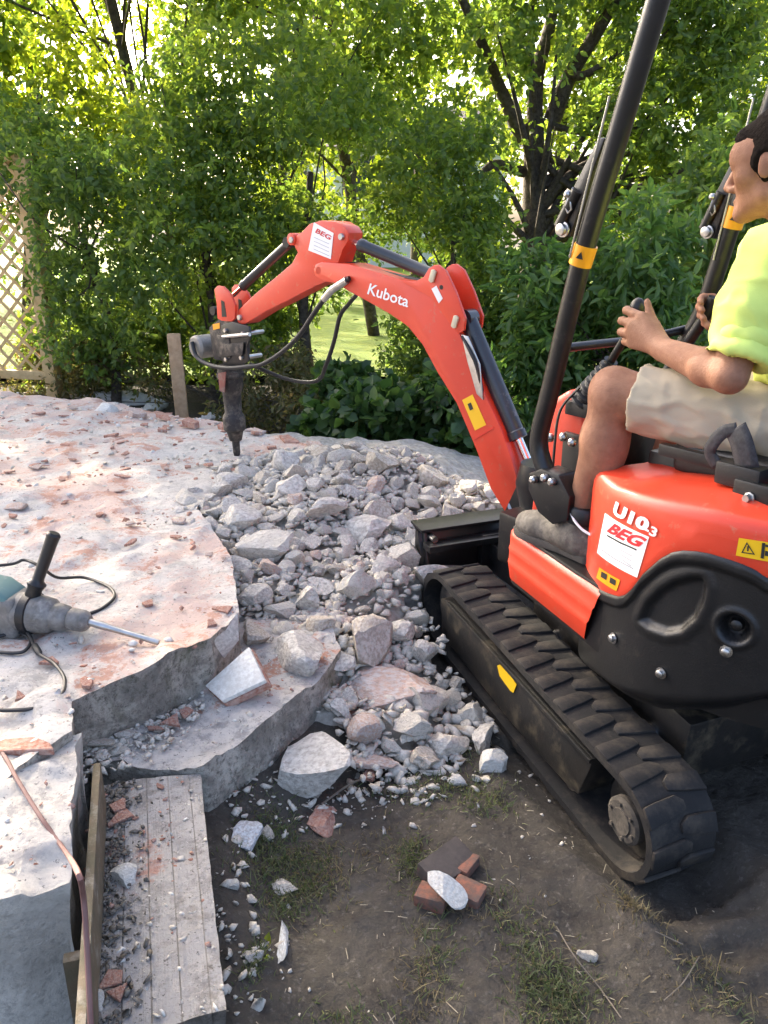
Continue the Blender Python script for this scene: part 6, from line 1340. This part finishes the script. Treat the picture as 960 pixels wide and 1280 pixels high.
blades('grass_tufts', [(335, 1065, 35, 42, 1000), (378, 1100, 40, 36, 750), (355, 1140, 22, 22, 220), (560, 985, 75, 22, 650), (515, 1075, 22, 25, 350), (695, 1245, 48, 36, 1000), (640, 1160, 25, 40, 160), (660, 1200, 20, 40, 180), (320, 1235, 12, 22, 220), (900, 1250, 50, 35, 120), (440, 1275, 60, 15, 160), (560, 940, 40, 16, 300), (610, 1005, 30, 18, 200), (545, 1190, 25, 60, 220)], M_GRS, 'patchy short green grass tufts on the dark soil')
blades('dry_grass', [(790, 1145, 26, 22, 260), (400, 1090, 50, 40, 350), (530, 1230, 30, 60, 260), (600, 1140, 60, 30, 200), (700, 1250, 70, 50, 300), (880, 1230, 60, 40, 250), (480, 1060, 60, 30, 150)], M_GRD, 'thin dry grass blades scattered over the soil')
M_STRAW = mat('straw', [(.26, .21, .13), (.16, .13, .085), (.34, .30, .22)], 60, .8); M_TWIG = mat('pale_twig', [(.17, .14, .105), (.12, .10, .075)], 20, .8)
for pts, r_, lab in (([(757, 932), (790, 940), (828, 946), (836, 930), (838, 912)], .0035, 'bent pale twig on the soil under the body of the excavator'), ([(875, 1188), (868, 1220), (850, 1250), (828, 1262)], .0012, 'thin curved twig near the bottom right corner'), ([(695, 1165), (715, 1205), (750, 1240), (775, 1285)], .0013, 'long thin root lying across the soil below the track'), ([(815, 1192), (850, 1205)], .0012, 'short straw stalk at the right of the soil'),
                     ([(402, 1010), (440, 985), (480, 962), (510, 950)], .003, 'thin brown root along the front of the heap'), ([(700, 905), (740, 895)], .003, 'short stick beside the shiny axle tube')):
    P_ = [G(a, b) for a, b in pts]; P_ = [A3(p[0], p[1], float(gz(np.array([p[0]]), np.array([p[1]]))[0]) + r_ + .004 + .012 * (i % 2)) for i, p in enumerate(P_)]
    m = MB(); m.tube(smooth_path(P_, 6), r_, 6); tag(m.build('twig', M_TWIG), lab, 'twig')
# straw and needles trodden into the soil
n = 520; x = rng.uniform(-.3, 1.9, n); y = rng.uniform(.5, 2.0, n); k = (low_z(x, y) < -.5) & np.array([track_clear(a, b) for a, b in zip(x, y)]); x, y = x[k], y[k]; n = len(x)
C = np.stack([x, y, gz(x, y) + .003], 1); D = rng.normal(0, 1, (n, 3)) * A3(1, 1, .12); D /= np.linalg.norm(D, axis=1)[:, None]; L_ = (rng.uniform(.006, .035, n) * rng.uniform(.5, 1, n))[:, None]; sd__ = np.cross(D, UP) * .0009
V = np.stack([C - sd__, C + sd__, C + D * L_ + sd__, C + D * L_ - sd__, C + D * L_ * .5 + UP * .0016], 1); b = np.arange(n)[:, None] * 5
tag(link('straw_bits', fastmesh('straw_bits', V.reshape(-1, 3), np.concatenate([b + np.array([q]) for q in ([0, 1, 4], [1, 2, 4], [2, 3, 4], [3, 0, 4])])), M_STRAW), 'bits of straw and dead needles trodden into the soil', None, None, 'stuff')
# small weed
C = G(325, 1222) + rng.normal(0, 1, (60, 3)) * A3(.014, .025, 0); C[:, 2] = rng.uniform(.0, .035, 60); D = rot_dirs(60) + A3(0, 0, .5); D /= np.linalg.norm(D, axis=1)[:, None]
V, F = leaf_geo(C, D, rng.uniform(.012, .028, 60), .6); wd = link('weed', fastmesh('weed', V, F), M_LEAF['yel']); tag(wd, 'small pale green weed growing beside the plank shaped step', None, None, 'stuff')

# pieces whose descriptions coincide are told apart by their distance from the thing named
from collections import defaultdict
dup_ = defaultdict(list)
for o in COL.objects:
    if o.parent is None and o.get('group') in ('concrete chunks of the rubble heap', 'terracotta shards on the terrace'): dup_[o['label']].append(o)
LMK = [(t, a, b) for a, b, t in MARK] + [(n_, a[0], a[1]) for a, n_ in SM]
for lab, os_ in dup_.items():
    if len(os_) < 2: continue
    lm = max((q for q in LMK if lab.endswith('the ' + q[0])), key=lambda q: len(q[0]), default=None)
    if lm is None: continue
    os_.sort(key=lambda o: (o.location.x - lm[1]) ** 2 + (o.location.y - lm[2]) ** 2); k = len(os_)
    wd_ = {2: ('nearer', 'farther'), 3: ('nearest', 'middle', 'farthest'), 4: ('nearest', 'second', 'third', 'farthest'), 5: ('nearest', 'second', 'third', 'fourth', 'farthest'), 6: ('nearest', 'second', 'third', 'fourth', 'fifth', 'farthest'), 7: ('nearest', 'second', 'third', 'fourth', 'fifth', 'sixth', 'farthest')}.get(k)
    if wd_:
        for o, w_ in zip(os_, wd_): o['label'] = lab + ', ' + w_
